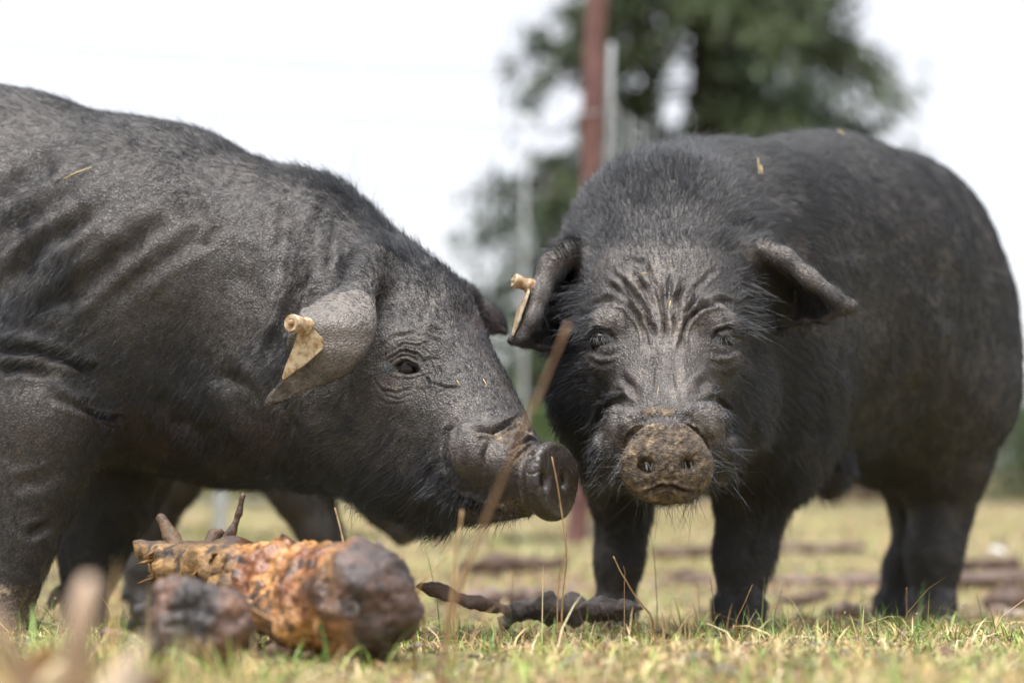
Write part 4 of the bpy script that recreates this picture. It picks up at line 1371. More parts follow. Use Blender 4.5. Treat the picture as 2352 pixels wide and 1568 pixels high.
for k, (px, py, d, r) in enumerate([(272, 1455, 1.93, 24), (300, 1470, 1.90, 18), (560, 1480, 1.85, 18), (640, 1492, 1.80, 22), (700, 1500, 1.78, 16), (590, 1500, 1.82, 13)]):
    crumble(px, py, d, r, 80 + k, 'small dark crumb of bark in the grass at the foot of the rotten log')


def branch(name, pts, rads, label, mat, noise, seed, cat='branch', n=40, seg=12, group=None):
    P = np.array([W(*p) for p in pts])
    A = resample(np.concatenate([P, np.array(rads)[:, None]], 1), n)
    rng = np.random.default_rng(seed)
    A[:, 3] *= 1 + .16 * np.interp(np.arange(n), np.arange(0, n + 4, 4), rng.normal(0, 1, len(np.arange(0, n + 4, 4))))
    o = tube(name, A[:, :3], A[:, 3], mat, None, seg, noise, seed)
    return tag(o, label, cat, group)


branch('branch', [(1150, 1425, 2.36), (1190, 1404, 2.36), (1240, 1394, 2.35), (1310, 1397, 2.34), (1380, 1398, 2.33), (1440, 1408, 2.33)], (.009, .014, .016, .016, .0175, .012),
       'thick wet dark branch with a broken end lying in the grass before the facing pig', M['branch'], .0065, 5, n=90, seg=26)
branch('branch_splinter', [(1380, 1402, 2.30), (1430, 1392, 2.30), (1472, 1396, 2.31)], (.006, .008, .003), 'split splinter of wet bark against the broken end of the dark branch', M['branch'], .003, 6, 'splinter', 24, 10)
branch('branch', [(962, 1342, 2.22), (1000, 1356, 2.23), (1060, 1375, 2.24), (1130, 1392, 2.26), (1170, 1404, 2.28)], (.004, .009, .008, .007, .005),
       'slim brown branch rising out of the grass beside the rotten log', M['branch2'], .0025, 7, n=44)
branch('branch', [(1480, 1345, 4.1), (1700, 1334, 4.15), (2000, 1340, 4.1), (2300, 1332, 4.05), (2500, 1345, 4.0)], (.012, .017, .015, .019, .016), 'long pinkish brown branch on the ground behind the legs of the facing pig', M['branch2'], .006, 8, n=60)
branch('branch', [(1540, 1322, 4.3), (1600, 1330, 4.2), (1660, 1352, 4.1)], (.012, .018, .012), 'short dark forked branch on the ground between the facing pig\'s front legs', M['twig'], .006, 9)
branch('branch', [(2180, 1268, 6.0), (2260, 1276, 6.0), (2420, 1272, 6.1)], (.02, .03, .02), 'far brown branch on the pasture behind the hind legs', M['branch2'], .008, 10)
branch('branch', [(2235, 1415, 3.45), (2290, 1405, 3.4), (2350, 1420, 3.35)], (.008, .013, .010), 'short brown branch on the ground behind the hind trotters', M['branch2'], .005, 11)
branch('branch', [(1900, 1412, 3.3), (1950, 1402, 3.3), (2010, 1408, 3.3)], (.010, .016, .008), 'stubby brown branch end half sunk in the grass beside the hind trotters', M['branch2'], .006, 12)
branch('branch', [(150, 1318, 4.4), (260, 1312, 4.4), (380, 1300, 4.4)], (.014, .022, .015), 'grey brown branch on the ground behind the profile pig\'s forelegs', M['branch2'], .006, 13)
for k, (a_, b_, d_, r_, lab) in enumerate([
        (1500, 1640, 5.2, .02, 'crooked brown branch lying beyond the fork behind the front legs'), (1760, 1980, 5.6, .016, 'thin far branch lying under the facing pig\'s belly line'),
        (2210, 2330, 4.6, .022, 'knobbly brown branch piece behind the near hind trotter'), (1010, 1240, 3.6, .018, 'brown branch on the ground behind the slim branch'),
        (1060, 1290, 4.6, .022, 'rotten grey branch on the ground near the red brown post'), (600, 900, 4.8, .024, 'brown branch on the ground behind the third pig'), (1790, 1890, 3.7, .013, 'short brown stick on the ground behind the near front trotter')]):
    g_ = lambda px_, dd_: (px_, project(np.array([W(px_, 1300, dd_)[0], dd_, float(ground(W(px_, 1300, dd_)[0], dd_)) + r_ * .6]))[1], dd_)
    branch('branch', [g_(a_, d_), g_(a_ * .6 + b_ * .4, d_ - .06), g_(b_, d_ + .08)], (r_ * .6, r_, r_ * .7), lab, M['branch2'] if k % 2 else M['twig'], r_ * .4, 30 + k, n=24)
branch('twig', [(1930, 1478, 2.15), (1968, 1500, 2.12), (2010, 1506, 2.10)], (.0022, .0042, .0028), 'short black twig lying on the yellow grass', M['twig'], .0012, 14, 'twig', 20, 8)
branch('twig', [(2225, 1478, 2.2), (2252, 1470, 2.2), (2270, 1464, 2.2)], (.0012, .0013, .0022), 'tiny straight twig with a dark tip on the grass', M['stem'], .0003, 15, 'twig', 12, 7)

# stones and clods
def lump(name, px, py, d, r, label, cat, mat, seed, squash=.7, group=None):
    bm = bmesh.new()
    bmesh.ops.create_icosphere(bm, subdivisions=3, radius=r)
    me = bpy.data.meshes.new(name)
    V = np.array([v.co[:] for v in bm.verts])
    V = V * (1 + .25 * fbm(V, .9 / r, 3, seed))[:, None] * np.array([1.2, 1, squash])
    for v, c in zip(bm.verts, V): v.co = c
    bm.to_mesh(me); bm.free()
    for p in me.polygons: p.use_smooth = True
    o = link(name, me, mat)
    x = W(px, py, d)[0]
    o.location = (x, d, float(ground(x, d)) + r * squash * .45)
    return tag(o, label, cat, group)


lump('pebble', 1398, 1472, 2.10, .0065, 'smooth grey pebble in the grass below the wet dark branch', 'pebble', M['stone'], 91)
lump('dirt_clod', 2310, 1385, 3.5, .035, 'dark clod of earth on the pasture right of the hind trotters', 'clod', M['twig'], 92)
lump('stone', 2290, 1275, 5.4, .020, 'pale round stone on the pasture behind the hind legs', 'stone', simple('pale_stone', (.62, .60, .60), .6), 93)
lump('stone', 2325, 1402, 3.25, .018, 'flat pale pinkish stone at the edge of the grass', 'stone', simple('pink_stone', (.45, .38, .37), .6), 94, .4)
lump('dirt_clod', 1850, 1402, 3.0, .016, 'brown clod of earth between the front and hind trotters', 'clod', M['twig'], 95)
lump('pebble', 1480, 1385, 2.75, .008, 'dark pebble beside the far front trotter', 'pebble', M['twig'], 96)

# puddles
def puddle(x, y, rx, ry, label, seed):
    rng = np.random.default_rng(seed)
    a = np.linspace(0, 2 * math.pi, 40, endpoint=False)
    r = 1 + .18 * np.sin(2 * a + rng.random() * 6) + .12 * np.sin(5 * a + rng.random() * 6)
    V = np.stack([x + rx * r * np.cos(a), y + ry * r * np.sin(a), np.full(40, -.026)], 1)
    V = np.concatenate([V, [[x, y, -.026]]])
    t = np.stack([np.full(40, 40), np.arange(40), (np.arange(40) + 1) % 40], 1)
    tag(link('puddle', mesh_arrays('puddle', V, None, t), M['water']), label, 'puddle', kind='structure')


puddle(-.85, 6.9, .42, .42, 'bright puddle on the pasture behind the rotten log', 1)
puddle(-.05, 6.6, .22, .30, 'bright puddle at the foot of the red brown fence post', 2)
puddle(-1.45, 7.6, .30, .35, 'small bright puddle behind the profile pig', 3)
puddle(.28, 7.2, .20, .22, 'small bright puddle beyond the galvanised pipe', 4)


# ------------------------------------------------------------------ fence
def straight(name, p0, p1, r0, r1, label, cat, mat, noise=0., seed=0, n=24, seg=12, group=None):
    t = np.linspace(0, 1, n)[:, None]
    P = np.array(p0)[None] * (1 - t) + np.array(p1)[None] * t
    P[1:-1, :2] += np.random.default_rng(seed).normal(0, noise * .6, (n - 2, 2))
    return tag(tube(name, P, np.linspace(r0, r1, n), mat, None, seg, noise, seed), label, cat, group)


PX0, PY0 = W(1322, 1240, 6.3)[0], 6.3
PT = W(1372, -40, 6.3)
straight('fence_post', (PX0, PY0, -.25), (PT[0] + .008, PY0, PT[2] + .2), .037, .033, 'leaning red brown wooden fence post between the two pigs', 'fence post', M['post'], .004, 3, 40, 16)
q0, q1 = W(1360, 1240, 6.33), W(1404, 100, 6.33)
straight('galvanised_pipe', (q0[0], 6.33, -.2), q1, .010, .010, 'grey galvanised pipe standing against the red brown fence post', 'pipe', M['pipe'], .0, 4, 6, 14)
q0 = W(1198, 900, 8.6)
straight('steel_fence_post', (q0[0], 8.6, -.2), (q0[0] + .02, 8.6, 1.75), .010, .010, 'pale steel fence post far behind the snouts of the two pigs', 'fence post', M['pipe'], .0, 5, 6, 12)
q0 = W(505, 1100, 6.05)
straight('steel_fence_post', (q0[0], 6.05, -.2), (q0[0] + .01, 6.05, .62), .018, .018, 'slim steel fence post behind the profile pig\'s belly', 'fence post', M['pipe'], .0, 5, 6, 12)
fence = empty('wire_fence', (-1.0, 6.1, 0))
tag(fence, 'thin square mesh wire fence running behind the profile pig to the wooden post', 'wire fence')
FA, FB, FC = np.array([-3.6, 5.3]), np.array([PX0 + .02, PY0]), np.array([1.9, 12.5])


def fence_run(A, B, wires, step):
    L = np.linalg.norm(B - A)
    for z in wires:
        t = np.linspace(0, 1, 16)
        P = np.stack([A[0] + (B[0] - A[0]) * t, A[1] + (B[1] - A[1]) * t, z + .012 * np.sin(t * 9 + z * 20)], 1)
        tube('wire', P, np.full(16, .0026), M['wire'], fence, 5)
    for k in range(int(L / step)):
        t = (k + .4) * step / L
        c = A + (B - A) * t
        P = np.array([(c[0], c[1], -.02), (c[0] + .006, c[1], .5), (c[0] - .004, c[1], 1.0), (c[0] + .004, c[1], wires[-1])])
        tube('wire', P, np.full(4, .0026), M['wire'], fence, 5)


fence_run(FA, FB, (.10, .27, .45, .65, .86, 1.08, 1.27, 1.457), .435)
fence_run(FB, FC, (.10, .27, .45, .65, .86, 1.08, 1.27, 1.457), .2175)
for z in (.86, 1.30):       # staple wire wound round the post
    t = np.linspace(0, 2 * math.pi * 1.5, 26)
    xx = PX0 + (PT[0] - PX0) * (z + .25) / (PT[2] + .45)
    tube('wire_loop', np.stack([xx + .041 * np.cos(t), PY0 + .041 * np.sin(t), z + .006 * t], 1), np.full(26, .003), M['wire'], fence, 5)


# ------------------------------------------------------------------ trees and shrubs
def leaf_cloud(C, D, size, aspect, cols, rng):
    """one thin leaf spray per centre C with direction D"""
    n = len(C)
    D = D / np.linalg.norm(D, axis=1)[:, None]
    S = np.cross(D, rng.normal(size=(n, 3))); S /= np.linalg.norm(S, axis=1)[:, None]
    L = size * rng.uniform(.6, 1.4, n)[:, None]
    w = L * aspect
    a, b = C - D * L * .5, C + D * L * .5
    mid = C + np.cross(D, S) * L * .12
    V = np.stack([a, mid - S * w, b, mid + S * w], 1).reshape(-1, 3)
    q = np.arange(n * 4).reshape(-1, 4)
    return V, q, np.repeat(cols, 4, 0)


def conifer(name, x, y, height, radius, z_low, boughs, label, seed, gaps=(), trunk_r=.16, per=150, size=.10, flat=1.0, dark=1.0):
    rng = np.random.default_rng(seed)
    root = empty(name, (x, y, -.02))
    tag(root, label, 'tree')
    t = np.linspace(0, 1, 14)
    tube('trunk', np.stack([x + .05 * np.sin(t * 5), y + 0 * t, -.1 + t * height], 1), trunk_r * (1 - .93 * t) + .01, M['bark'], root, 12, .012, seed)
    Cs, Ds, Ks = [], [], []
    limbs = []
    for k in range(boughs):
        h = z_low + (height - z_low) * (k + rng.random()) / boughs
        f = 1 - (h - z_low) / (height - z_low)
        R = radius * (.25 + .75 * f ** .7) * rng.uniform(.65, 1.1)
        az = rng.uniform(0, 2 * math.pi)
        s = np.linspace(0, 1, 9)
        droop = rng.uniform(.25, .6) * R
        P = np.stack([x + R * s * math.cos(az), y + R * s * math.sin(az), h + .10 * R * s - droop * s ** 1.8], 1)
        limbs.append((P, .028 * R / radius + .006))
        m = int(per * (.3 + R / radius))
        ti = rng.uniform(.12, 1, m) ** .8
        c = np.stack([np.interp(ti, s, P[:, i]) for i in range(3)], 1)
        wv = .30 * R * (1 - ti * .6)
        c[:, 0] += rng.normal(0, 1, m) * wv * .55; c[:, 1] += rng.normal(0, 1, m) * wv * .55
        hang = rng.exponential(.14, m)
        c[:, 2] -= hang
        Cs.append(c)
        Ds.append(np.stack([rng.normal(0, .6, m) + .4 * math.cos(az), rng.normal(0, .6, m) + .4 * math.sin(az), -.7 + rng.normal(0, .35, m)], 1))
        tone = rng.uniform(.65, 1.25) * dark
        base = np.array([.052, .080, .048]) if rng.random() < .6 else np.array([.095, .128, .058])
        Ks.append(base[None] * tone * rng.uniform(.6, 1.4, (m, 1)))
    C, D, K = np.concatenate(Cs), np.concatenate(Ds), np.concatenate(Ks)
    keep = np.ones(len(C), bool)
    for gx_, gz_, grx, grz in gaps:        # openings between the boughs
        keep &= ((C[:, 0] - gx_) / grx) ** 2 + ((C[:, 2] - gz_) / grz) ** 2 > rng.uniform(.7, 1.1, len(C))
    V, q, kk = leaf_cloud(C[keep], D[keep], size, .16, K[keep], rng)
    V0, Q0, o = [], [], 0
    crown = link('crown', mesh_arrays('crown', V, q, smooth=False, colors={'col': kk}), M['leaf'], root)
    for P, r in limbs:
        tube('bough', P, r * (1 - .8 * np.linspace(0, 1, len(P))), M['bark'], crown, 5)
    return root


def at18(px, py, d=18.):
    p = W(px, py, d)
    return p[0], p[2]


gp = []
for px, py, rx, ry in ((1545, 255, 34, 60), (1570, 170, 42, 58), (1640, 140, 18, 24), (1300, 250, 60, 60), (1255, 330, 80, 50), (1430, 60, 24, 22), (1505, 40, 24, 22), (1760, 140, 22, 26), (1790, 210, 30, 22), (1910, 30, 24, 30), (1600, 335, 26, 32), (1290, 45, 36, 30), (1245, 130, 60, 36), (1990, 90, 24, 30), (2060, 320, 60, 40), (1700, 40, 18, 18), (1880, 230, 18, 20)):
    gx_, gz_ = at18(px, py)
    gp.append((gx_, gz_, rx * 18 / FPX, ry * 18 / FPX))
tx, _ = at18(1605, 300)
conifer('conifer_tree', tx, 18.0, 9.5, 2.35, 1.2, 150, 'large dark green conifer with drooping boughs behind the facing pig', 5, gp, .17, 420, .15)
tx, _ = at18(1270, 600, 15.)
gp2 = [(tx + dx, z, .16, .12) for dx, z in ((-.25, 1.5), (.12, 1.15), (-.1, .8), (.25, 1.7), (-.3, .5))]
conifer('young_conifer', tx, 15.0, 2.5, .72, .25, 46, 'young thin conifer standing in the gap between the two pigs', 6, gp2, .04, 110, .095, dark=1.3)


def shrub(px, d, h, w, label, seed, col, n=1500, cat='shrub', size=.07):
    rng = np.random.default_rng(seed)
    x = W(px, 1000, d)[0]
    root = empty('shrub', (x, d, -.02))
    tag(root, label, cat, 'shrubs along the far edge of the pasture')
    a = rng.uniform(0, 2 * math.pi, n); r = np.sqrt(rng.random(n)); z = rng.random(n) ** .7
    lob = 1 + .3 * np.sin(3 * a + seed) * z
    C = np.stack([x + w * r * np.cos(a) * lob * (1 - .4 * z), d + w * .6 * r * np.sin(a), z * h * (1 - .35 * r ** 2) - .03], 1)
    D = np.stack([rng.normal(0, .5, n), rng.normal(0, .5, n), 1 + rng.normal(0, .3, n)], 1)
    K = np.array(col)[None] * rng.uniform(.5, 1.5, (n, 1))
    V, q, kk = leaf_cloud(C, D, size, .2, K, rng)
    link('foliage', mesh_arrays('foliage', V, q, smooth=False, colors={'col': kk}), M['leaf'], root)
    for k in range(7):
        b = rng.uniform(0, 2 * math.pi)
        P = np.array([(x + .04 * math.cos(b), d, -.05), (x + .4 * w * math.cos(b), d + .2 * w * math.sin(b), h * .5), (x + .7 * w * math.cos(b), d + .3 * w * math.sin(b), h * .9)])
        tube('stem', resample(P, 8), np.linspace(.012, .003, 8), M['bark'], root, 5)


shrub(2330, 13.5, .72, .55, 'grey green shrub beyond the pasture behind the facing pig\'s rump', 3, (.075, .10, .05))
shrub(2480, 13.0, .95, .6, 'taller green shrub at the pasture edge right of the rump', 4, (.06, .09, .035))
shrub(1960, 13.0, .42, .7, 'low brown brushwood behind the belly of the facing pig', 5, (.14, .095, .07))
shrub(1580, 13.5, .40, .7, 'low brown brushwood behind the facing pig\'s front legs', 6, (.15, .11, .085))
shrub(1235, 11.5, .62, .30, 'small bright green shrub behind the young conifer gap', 7, (.085, .13, .04), 900)
shrub(1330, 13.0, .34, .45, 'low brown brushwood behind the red brown post', 8, (.17, .125, .09))
shrub(560, 12.5, .42, .8, 'low yellow green shrub seen under the profile pig\'s belly', 9, (.21, .22, .06))
shrub(820, 13.0, .36, .7, 'low olive shrub behind the third pig\'s head', 10, (.14, .15, .06))
shrub(1000, 14.0, .5, .8, 'brown brushwood behind the profile pig\'s chin', 11, (.16, .12, .08))


# ------------------------------------------------------------------ grass and litter
PAL = np.array([(.58, .43, .21), (.46, .31, .13), (.33, .20, .09), (.24, .34, .075), (.13, .24, .05), (.34, .39, .11), (.68, .56, .34), (.16, .095, .05)])


def blades(n, x0, x1, y0, y1, h, w, lie, pw, seed, fan=True):
    rng = np.random.default_rng(seed)
    y = np.sqrt(rng.uniform(y0 ** 2, y1 ** 2, n)) if fan else rng.uniform(y0, y1, n)
    x = rng.uniform(x0, x1, n) * (y if fan else 1)
    G = np.stack([x, y, np.zeros(n)], 1)
    dens = .36 + .6 * vnoise(G, 6, 503) + .45 * vnoise(G, 19, 504)
    k = dens > rng.uniform(-.1, .55, n)
    x, y, G = x[k], y[k], G[k]
    n = len(x)
    z = ground(x, y)
    H = h * rng.lognormal(0, .42, n) * (1 + .35 * vnoise(G, 5, seed + 5) + .4 * vnoise(G, 17, seed + 6))
    az = rng.uniform(0, 2 * math.pi, n)
    tilt = np.clip(rng.normal(lie, .35, n), .05, 1.5)
    d = np.stack([np.cos(az), np.sin(az)], 1)
    s = np.stack([-d[:, 1], d[:, 0], rng.normal(0, .3, n)], 1)
    wd = w * rng.uniform(.5, 1.3, n)
    V = []
    for t, ww in ((0, 1), (.4, .9), (.75, .6), (1, 0)):
        tl = tilt * (.45 + .75 * t)
        hor = H * t * np.sin(np.clip(tl, 0, 1.55)); ver = H * t * np.cos(np.clip(tl, 0, 1.55))
        c = np.stack([x + d[:, 0] * hor, y + d[:, 1] * hor, z - .003 + ver + .0015 * (t > 0)], 1)
        if ww: V += [c - s * (wd * ww * .5)[:, None], c + s * (wd * ww * .5)[:, None]]
        else: V.append(c)
    V = np.stack(V, 1).reshape(-1, 3)
    b = np.arange(n)[:, None] * 7
    q = np.concatenate([b + np.array([[0, 1, 3, 2]]), b + np.array([[2, 3, 5, 4]])])
    t = b + np.array([[4, 5, 6]])
    green = np.clip(.5 + .8 * vnoise(G, 3.1, seed + 8), 0, 1)
    pw = np.array(pw, float)[None] * np.where(np.isin(np.arange(8), (3, 4, 5))[None], .35 + 1.3 * green[:, None], 1.35 - .7 * green[:, None])
    pw = np.cumsum(pw / pw.sum(1, keepdims=True), 1)
    ci = np.minimum((rng.random(n)[:, None] > pw).sum(1), 7)
    col = np.minimum(PAL[ci] * rng.uniform(.62, 1.35, (n, 1)), .85)
    return V, q, t, np.repeat(col, 7, 0), (x, y, z, H, d, tilt)


def grass(name, label, sets):
    Vs, Qs, Ts, Cs, o = [], [], [], [], 0
    last = []
    for a in sets:
        V, q, t, c, inf = blades(*a)
        Vs.append(V); Qs.append(q + o); Ts.append(t + o); Cs.append(c); o += len(V)
        last.append(inf)
    tag(link(name, mesh_arrays(name, np.concatenate(Vs), np.concatenate(Qs), np.concatenate(Ts), colors={'col': np.concatenate(Cs)}), M['grass']), label, 'grass', kind='stuff')
    return last


MIX1 = (2.2, 2.0, 2.2, 4.0, 5.0, 3.0, 1.5, 2.0)
info = grass('grass', 'short wet turf of yellow straw and fresh green blades', [
    (50000, -.34, .34, 1.15, 2.0, .0125, .0015, .95, MIX1, 101),
    (66000, -.34, .34, 2.0, 3.1, .0125, .0016, .95, MIX1, 102),
    (30000, -.38, .38, 3.1, 5.2, .014, .0030, .95, (4, 3, 2, 2, 1, 3, 2, 1), 103),
    (20000, -.40, .40, 5.2, 10., .020, .0060, .9, (4, 2, 2, 2, .8, 4, 2, .5), 104),
    (6500, -.34, .34, 1.2, 2.9, .024, .0018, .6, (1.5, 1, .5, 3, 4, 3, 1, .3), 105),
    (700, -.33, -.12, 1.15, 1.6, .036, .0024, .55, (3, 2, 1, 2, 2, 3, 2, .5), 106)])
grass('straw_litter', 'flattened dead grass and straw litter lying over the turf', [
    (30000, -.34, .34, 1.15, 3.2, .030, .0014, 1.42, (4, 4, 4, .4, .2, 1, 3, 3), 111)])

# dead leaf scraps, bark chips and crumbs of soil trodden into the turf
rng = np.random.default_rng(77)
n = 4200
yy = np.sqrt(rng.uniform(1.2 ** 2, 4.6 ** 2, n)); xx = rng.uniform(-.34, .34, n) * yy
zz = ground(xx, yy) + rng.uniform(.001, .007, n)
L_ = np.minimum(rng.lognormal(-4.95, .5, n), .016); az = rng.uniform(0, 6.28, n)
dv = np.stack([np.cos(az), np.sin(az), rng.normal(0, .25, n)], 1) * L_[:, None]
sv_ = np.stack([-np.sin(az), np.cos(az), rng.normal(0, .35, n)], 1) * (L_ * rng.uniform(.25, .6, n))[:, None]
C = np.stack([xx, yy, zz], 1)
up = np.array([0, 0, 1.]) * (L_ * .35)[:, None]
V = np.stack([C - dv, C - sv_ + up * .4, C + dv, C + sv_ + up * .4, C + up], 1).reshape(-1, 3)
T = (np.arange(n)[:, None, None] * 5 + np.array([[0, 1, 4], [1, 2, 4], [2, 3, 4], [3, 0, 4]])[None]).reshape(-1, 3)
K = np.array([(.10, .055, .035), (.20, .11, .06), (.055, .035, .026), (.32, .19, .10), (.14, .12, .11)])[rng.integers(0, 5, n)] * rng.uniform(.7, 1.3, (n, 1))
tag(link('leaf_litter', mesh_arrays('leaf_litter', V, None, T, smooth=False, colors={'col': np.repeat(K, 5, 0)}), M['grass']), 'brown scraps of dead leaf, bark and soil trodden into the turf', 'leaf litter', kind='stuff')

# dew
rng = np.random.default_rng(55)
x, y, z, H, d, tl = [np.concatenate([a[k] for a in (info[0], info[1], info[4])]) for k in range(6)]
sel = rng.choice(len(x), 2600, replace=False)
hor = H[sel] * .9 * np.sin(np.clip(tl[sel] * 1.1, 0, 1.5)); ver = H[sel] * .9 * np.cos(np.clip(tl[sel] * 1.1, 0, 1.5))
C = np.stack([x[sel] + d[sel, 0] * hor, y[sel] + d[sel, 1] * hor, z[sel] + ver], 1)
bm = bmesh.new(); bmesh.ops.create_icosphere(bm, subdivisions=1, radius=1)
sv = np.array([v.co[:] for v in bm.verts]); sf = np.array([[v.index for v in f.verts] for f in bm.faces]); bm.free()
R = rng.uniform(.0006, .0020, len(C))
V = (C[:, None] + sv[None] * R[:, None, None]).reshape(-1, 3)
T = (np.arange(len(C))[:, None, None] * len(sv) + sf[None]).reshape(-1, 3)
tag(link('dew_drops', mesh_arrays('dew_drops', V, None, T), M['dew']), 'tiny clear dew drops hanging on the grass blades', 'dew', kind='stuff')


# ------------------------------------------------------------------ standing stems and loose leaves
def stem(pts, r, label, mat='stem', name='dry_grass_stem', group=None, n=24, cat='grass stem', flat=False):
    P = np.array([W(*p) for p in pts])
    g0 = float(ground(P[-1, 0], P[-1, 1]))
    P = np.concatenate([P, [[P[-1, 0], P[-1, 1] + .004, g0 - .006]]]) if P[-1, 2] > g0 else P
    A = resample(P, n)
    rr = np.linspace(r * .45, r, n)
    return tag(tube(name, A, rr, M[mat], None, 6, r * .25, int(abs(pts[0][0]))), label, cat, group)


stem([(1305, 742, 1.36), (1262, 850, 1.36), (1205, 975, 1.36), (1140, 1130, 1.37), (1080, 1280, 1.38), (1040, 1390, 1.39), (1010, 1490, 1.40)], .0023, 'tall rust brown grass stem leaning in front of the profile pig\'s snout', 'stem2')
stem([(1268, 1048, 1.98), (1280, 1110, 1.98), (1291, 1180, 1.99), (1299, 1240, 1.99), (1303, 1275, 2.0), (1296, 1330, 2.01), (1290, 1400, 2.02)], .0011, 'fine pale straw stem standing before the wet snout disc')
stem([(1306, 1255, 2.0), (1290, 1290, 2.01), (1284, 1330, 2.02), (1280, 1400, 2.03)], .0009, 'short bent side stem beside the pale straw stem')
stem([(1409, 1277, 2.16), (1425, 1312, 2.16), (1436, 1330, 2.16), (1460, 1370, 2.16), (1482, 1395, 2.16), (1500, 1418, 2.16)], .0016, 'crooked pale twig leaning out of the grass by the broken branch end')
stem([(1432, 1300, 2.155), (1437, 1316, 2.16), (1434, 1330, 2.16)], .0009, 'tiny side shoot on the crooked pale twig')
stem([(769, 1165, 1.98), (780, 1205, 1.97), (792, 1260, 1.95), (800, 1330, 1.93), (806, 1420, 1.92)], .0010, 'thin pale stem rising behind the rotten log')
stem([(1062, 1172, 1.66), (1050, 1250, 1.66), (1040, 1340, 1.67), (1030, 1420, 1.68)], .0016, 'blurred straw stem in front of the profile pig\'s chin')
stem([(920, 1268, 1.80), (940, 1320, 1.80), (962, 1372, 1.81), (975, 1420, 1.82)], .0014, 'short straw stem leaning on the round end of the rotten log')
stem([(1036, 1268, 1.82), (1000, 1305, 1.82), (965, 1340, 1.82), (950, 1400, 1.83)], .0012, 'straw stem bent low to the left behind the round log end')
stem([(1093, 1268, 1.7), (1070, 1320, 1.7), (1045, 1390, 1.71)], .0014, 'short thick straw stem below the profile pig\'s chin')
stem([(1492, 1210, 2.35), (1503, 1280, 2.35), (1510, 1400, 2.35)], .0006, 'hair thin dark stem between the facing pig\'s front legs', 'twig')
stem([(1632, 1325, 2.25), (1638, 1380, 2.25), (1642, 1420, 2.25)], .0008, 'short brown stem before the near front trotter', 'stem2')
stem([(1728, 1342, 2.22), (1712, 1380, 2.22), (1690, 1425, 2.22)], .0008, 'slanting pale stem across the near front trotter')
stem([(2082, 1348, 2.35), (2082, 1390, 2.35), (2084, 1430, 2.35)], .0011, 'short upright brown stem before the hind trotter', 'stem2')
stem([(640, 1432, 1.70), (585, 1400, 1.72), (548, 1375, 1.74)], .0012, 'straw lying across the wood chunk in front of the log')
rs = random.Random(4)
for k in range(22):
    d = rs.uniform(1.35, 2.6); px = rs.choice((rs.uniform(-60, 560), rs.uniform(960, 2400))); x = W(px, 1400, d)[0]
    z0 = float(ground(x, d)); _, py0 = project(np.array([x, d, z0])); hgt = rs.uniform(25, 60)
    stem([(px + rs.uniform(-30, 30), py0 - hgt, d), (px + rs.uniform(-8, 8), py0 - hgt * .5, d), (px, py0, d)], rs.uniform(.0006, .0012), 'thin dry grass stem sticking up out of the turf', rs.choice(('stem', 'stem2')), group='thin dry stems in the turf', n=12)


def dry_leaf(px, py, d, L, wd, lean, label, seed, col):
    rng = np.random.default_rng(seed)
    n, mth = 12, 5
    base = W(px, py, d)
    t = np.linspace(0, 1, n)
    mat = simple('dry_leaf_%d' % seed, col, .6, .25, 60)
    V = []
    for i, s in enumerate(t):
        w = 1.6 * wd * math.sin(math.pi * min(1, s ** 1.5 * .80 + .10)) ** .8
        c = base + np.array([lean * s ** 1.6 * L, -.15 * L * s, L * s * (1 - .25 * s * abs(lean))])
        for k in np.linspace(-1, 1, mth):
            V.append(c + np.array([w * k, .4 * w * k * k + .02 * math.sin(6 * s + seed) * .3, .2 * w * k * lean]))
    i, j = np.meshgrid(np.arange(n - 1), np.arange(mth - 1), indexing='ij')
    a = (i * mth + j).reshape(-1)
    me = mesh_arrays('dry_leaf', V, np.stack([a, a + 1, a + mth + 1, a + mth], 1))
    o = link('dry_leaf', me, mat)
    sm = o.modifiers.new('thick', 'SOLIDIFY'); sm.thickness = .0007
    return tag(o, label, 'leaf', 'dry leaves standing in the foreground grass')


def on_ground(px, d):
    x = W(px, 1400, d)[0]
    return project(np.array([x, d, float(ground(x, d)) - .006]))[1]


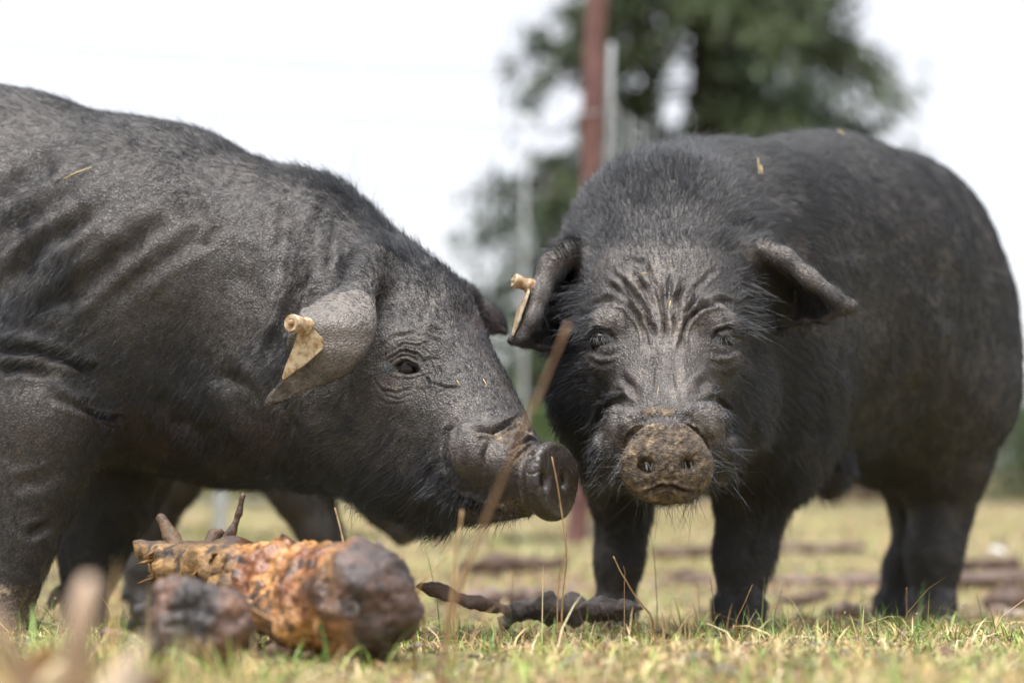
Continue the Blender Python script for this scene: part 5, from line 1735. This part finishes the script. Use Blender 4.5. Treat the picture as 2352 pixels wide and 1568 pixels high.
for k, (px, d, L, wd, ln, lab, col) in enumerate([
        (128, .90, .105, .0045, -.25, 'slim pinkish dead leaf standing up before the profile pig\'s trotter', (.52, .36, .26)),
        (150, .94, .112, .0050, .12, 'taller pinkish dead leaf rising beside the slim one', (.55, .40, .29)),
        (178, .98, .085, .0040, .40, 'thin pale dead leaf bending away from the pinkish leaves', (.56, .43, .30)),
        (205, .95, .070, .009, .30, 'curled pale dead leaf beside the broad pinkish one', (.46, .36, .26)),
        (50, .92, .088, .007, -.3, 'narrow straw coloured dead leaf leaning towards the near trotter', (.52, .38, .18)),
        (5, 1.15, .066, .008, .4, 'short tan dead leaf bent over in the foreground grass', (.48, .30, .14)),
        (270, 1.22, .045, .010, .5, 'small brown dead leaf lying between trotter and wood chunk', (.30, .18, .10)),
        (95, 1.12, .060, .008, .25, 'short cream dead leaf low in the foreground grass', (.60, .48, .30))]):
    dry_leaf(px, on_ground(px, d), d, L, wd, ln, lab, 200 + k, col)


# ------------------------------------------------------------------ bits of straw stuck to the pigs
def straw_bit(B, p0, p1, r, label, mat='straw'):
    d0, d1 = surf(B, *p0) - .002, surf(B, *p1) - .002
    a, b = W(*p0, d0), W(*p1, d1)
    tag(tube('straw_bit', np.stack([a, (a + b) / 2 + np.array([0, -.0008, .0006]), b]), (r * .8, r, r * .6), M[mat], None, 6), label, 'straw')


straw_bit(PB1, (145, 411), (212, 383), .0007, 'yellow green straw lying on the shoulder of the profile pig')
straw_bit(PB1, (1049, 873), (1056, 885), .0005, 'short straw chip below the eye wrinkles of the profile pig')
straw_bit(PB1, (1110, 870), (1120, 890), .0005, 'bent straw chip on the nose bridge of the profile pig')
straw_bit(PB2, (1741, 362), (1744, 402), .0006, 'upright pale straw on the shoulder of the facing pig')
straw_bit(PB2, (1748, 380), (1750, 400), .0008, 'short orange straw chip on the shoulder of the facing pig')
straw_bit(PB2, (1925, 300), (1940, 310), .0008, 'straw chip on top of the back of the facing pig')
straw_bit(PB2, (1470, 628), (1488, 628), .0006, 'pale straw chip on the forehead of the facing pig')
straw_bit(PB2, (1540, 690), (1536, 712), .0006, 'fine orange straw in the brow furrows of the facing pig')
straw_bit(PB2, (1512, 888), (1510, 912), .0004, 'pale straw on the nose bridge of the facing pig')
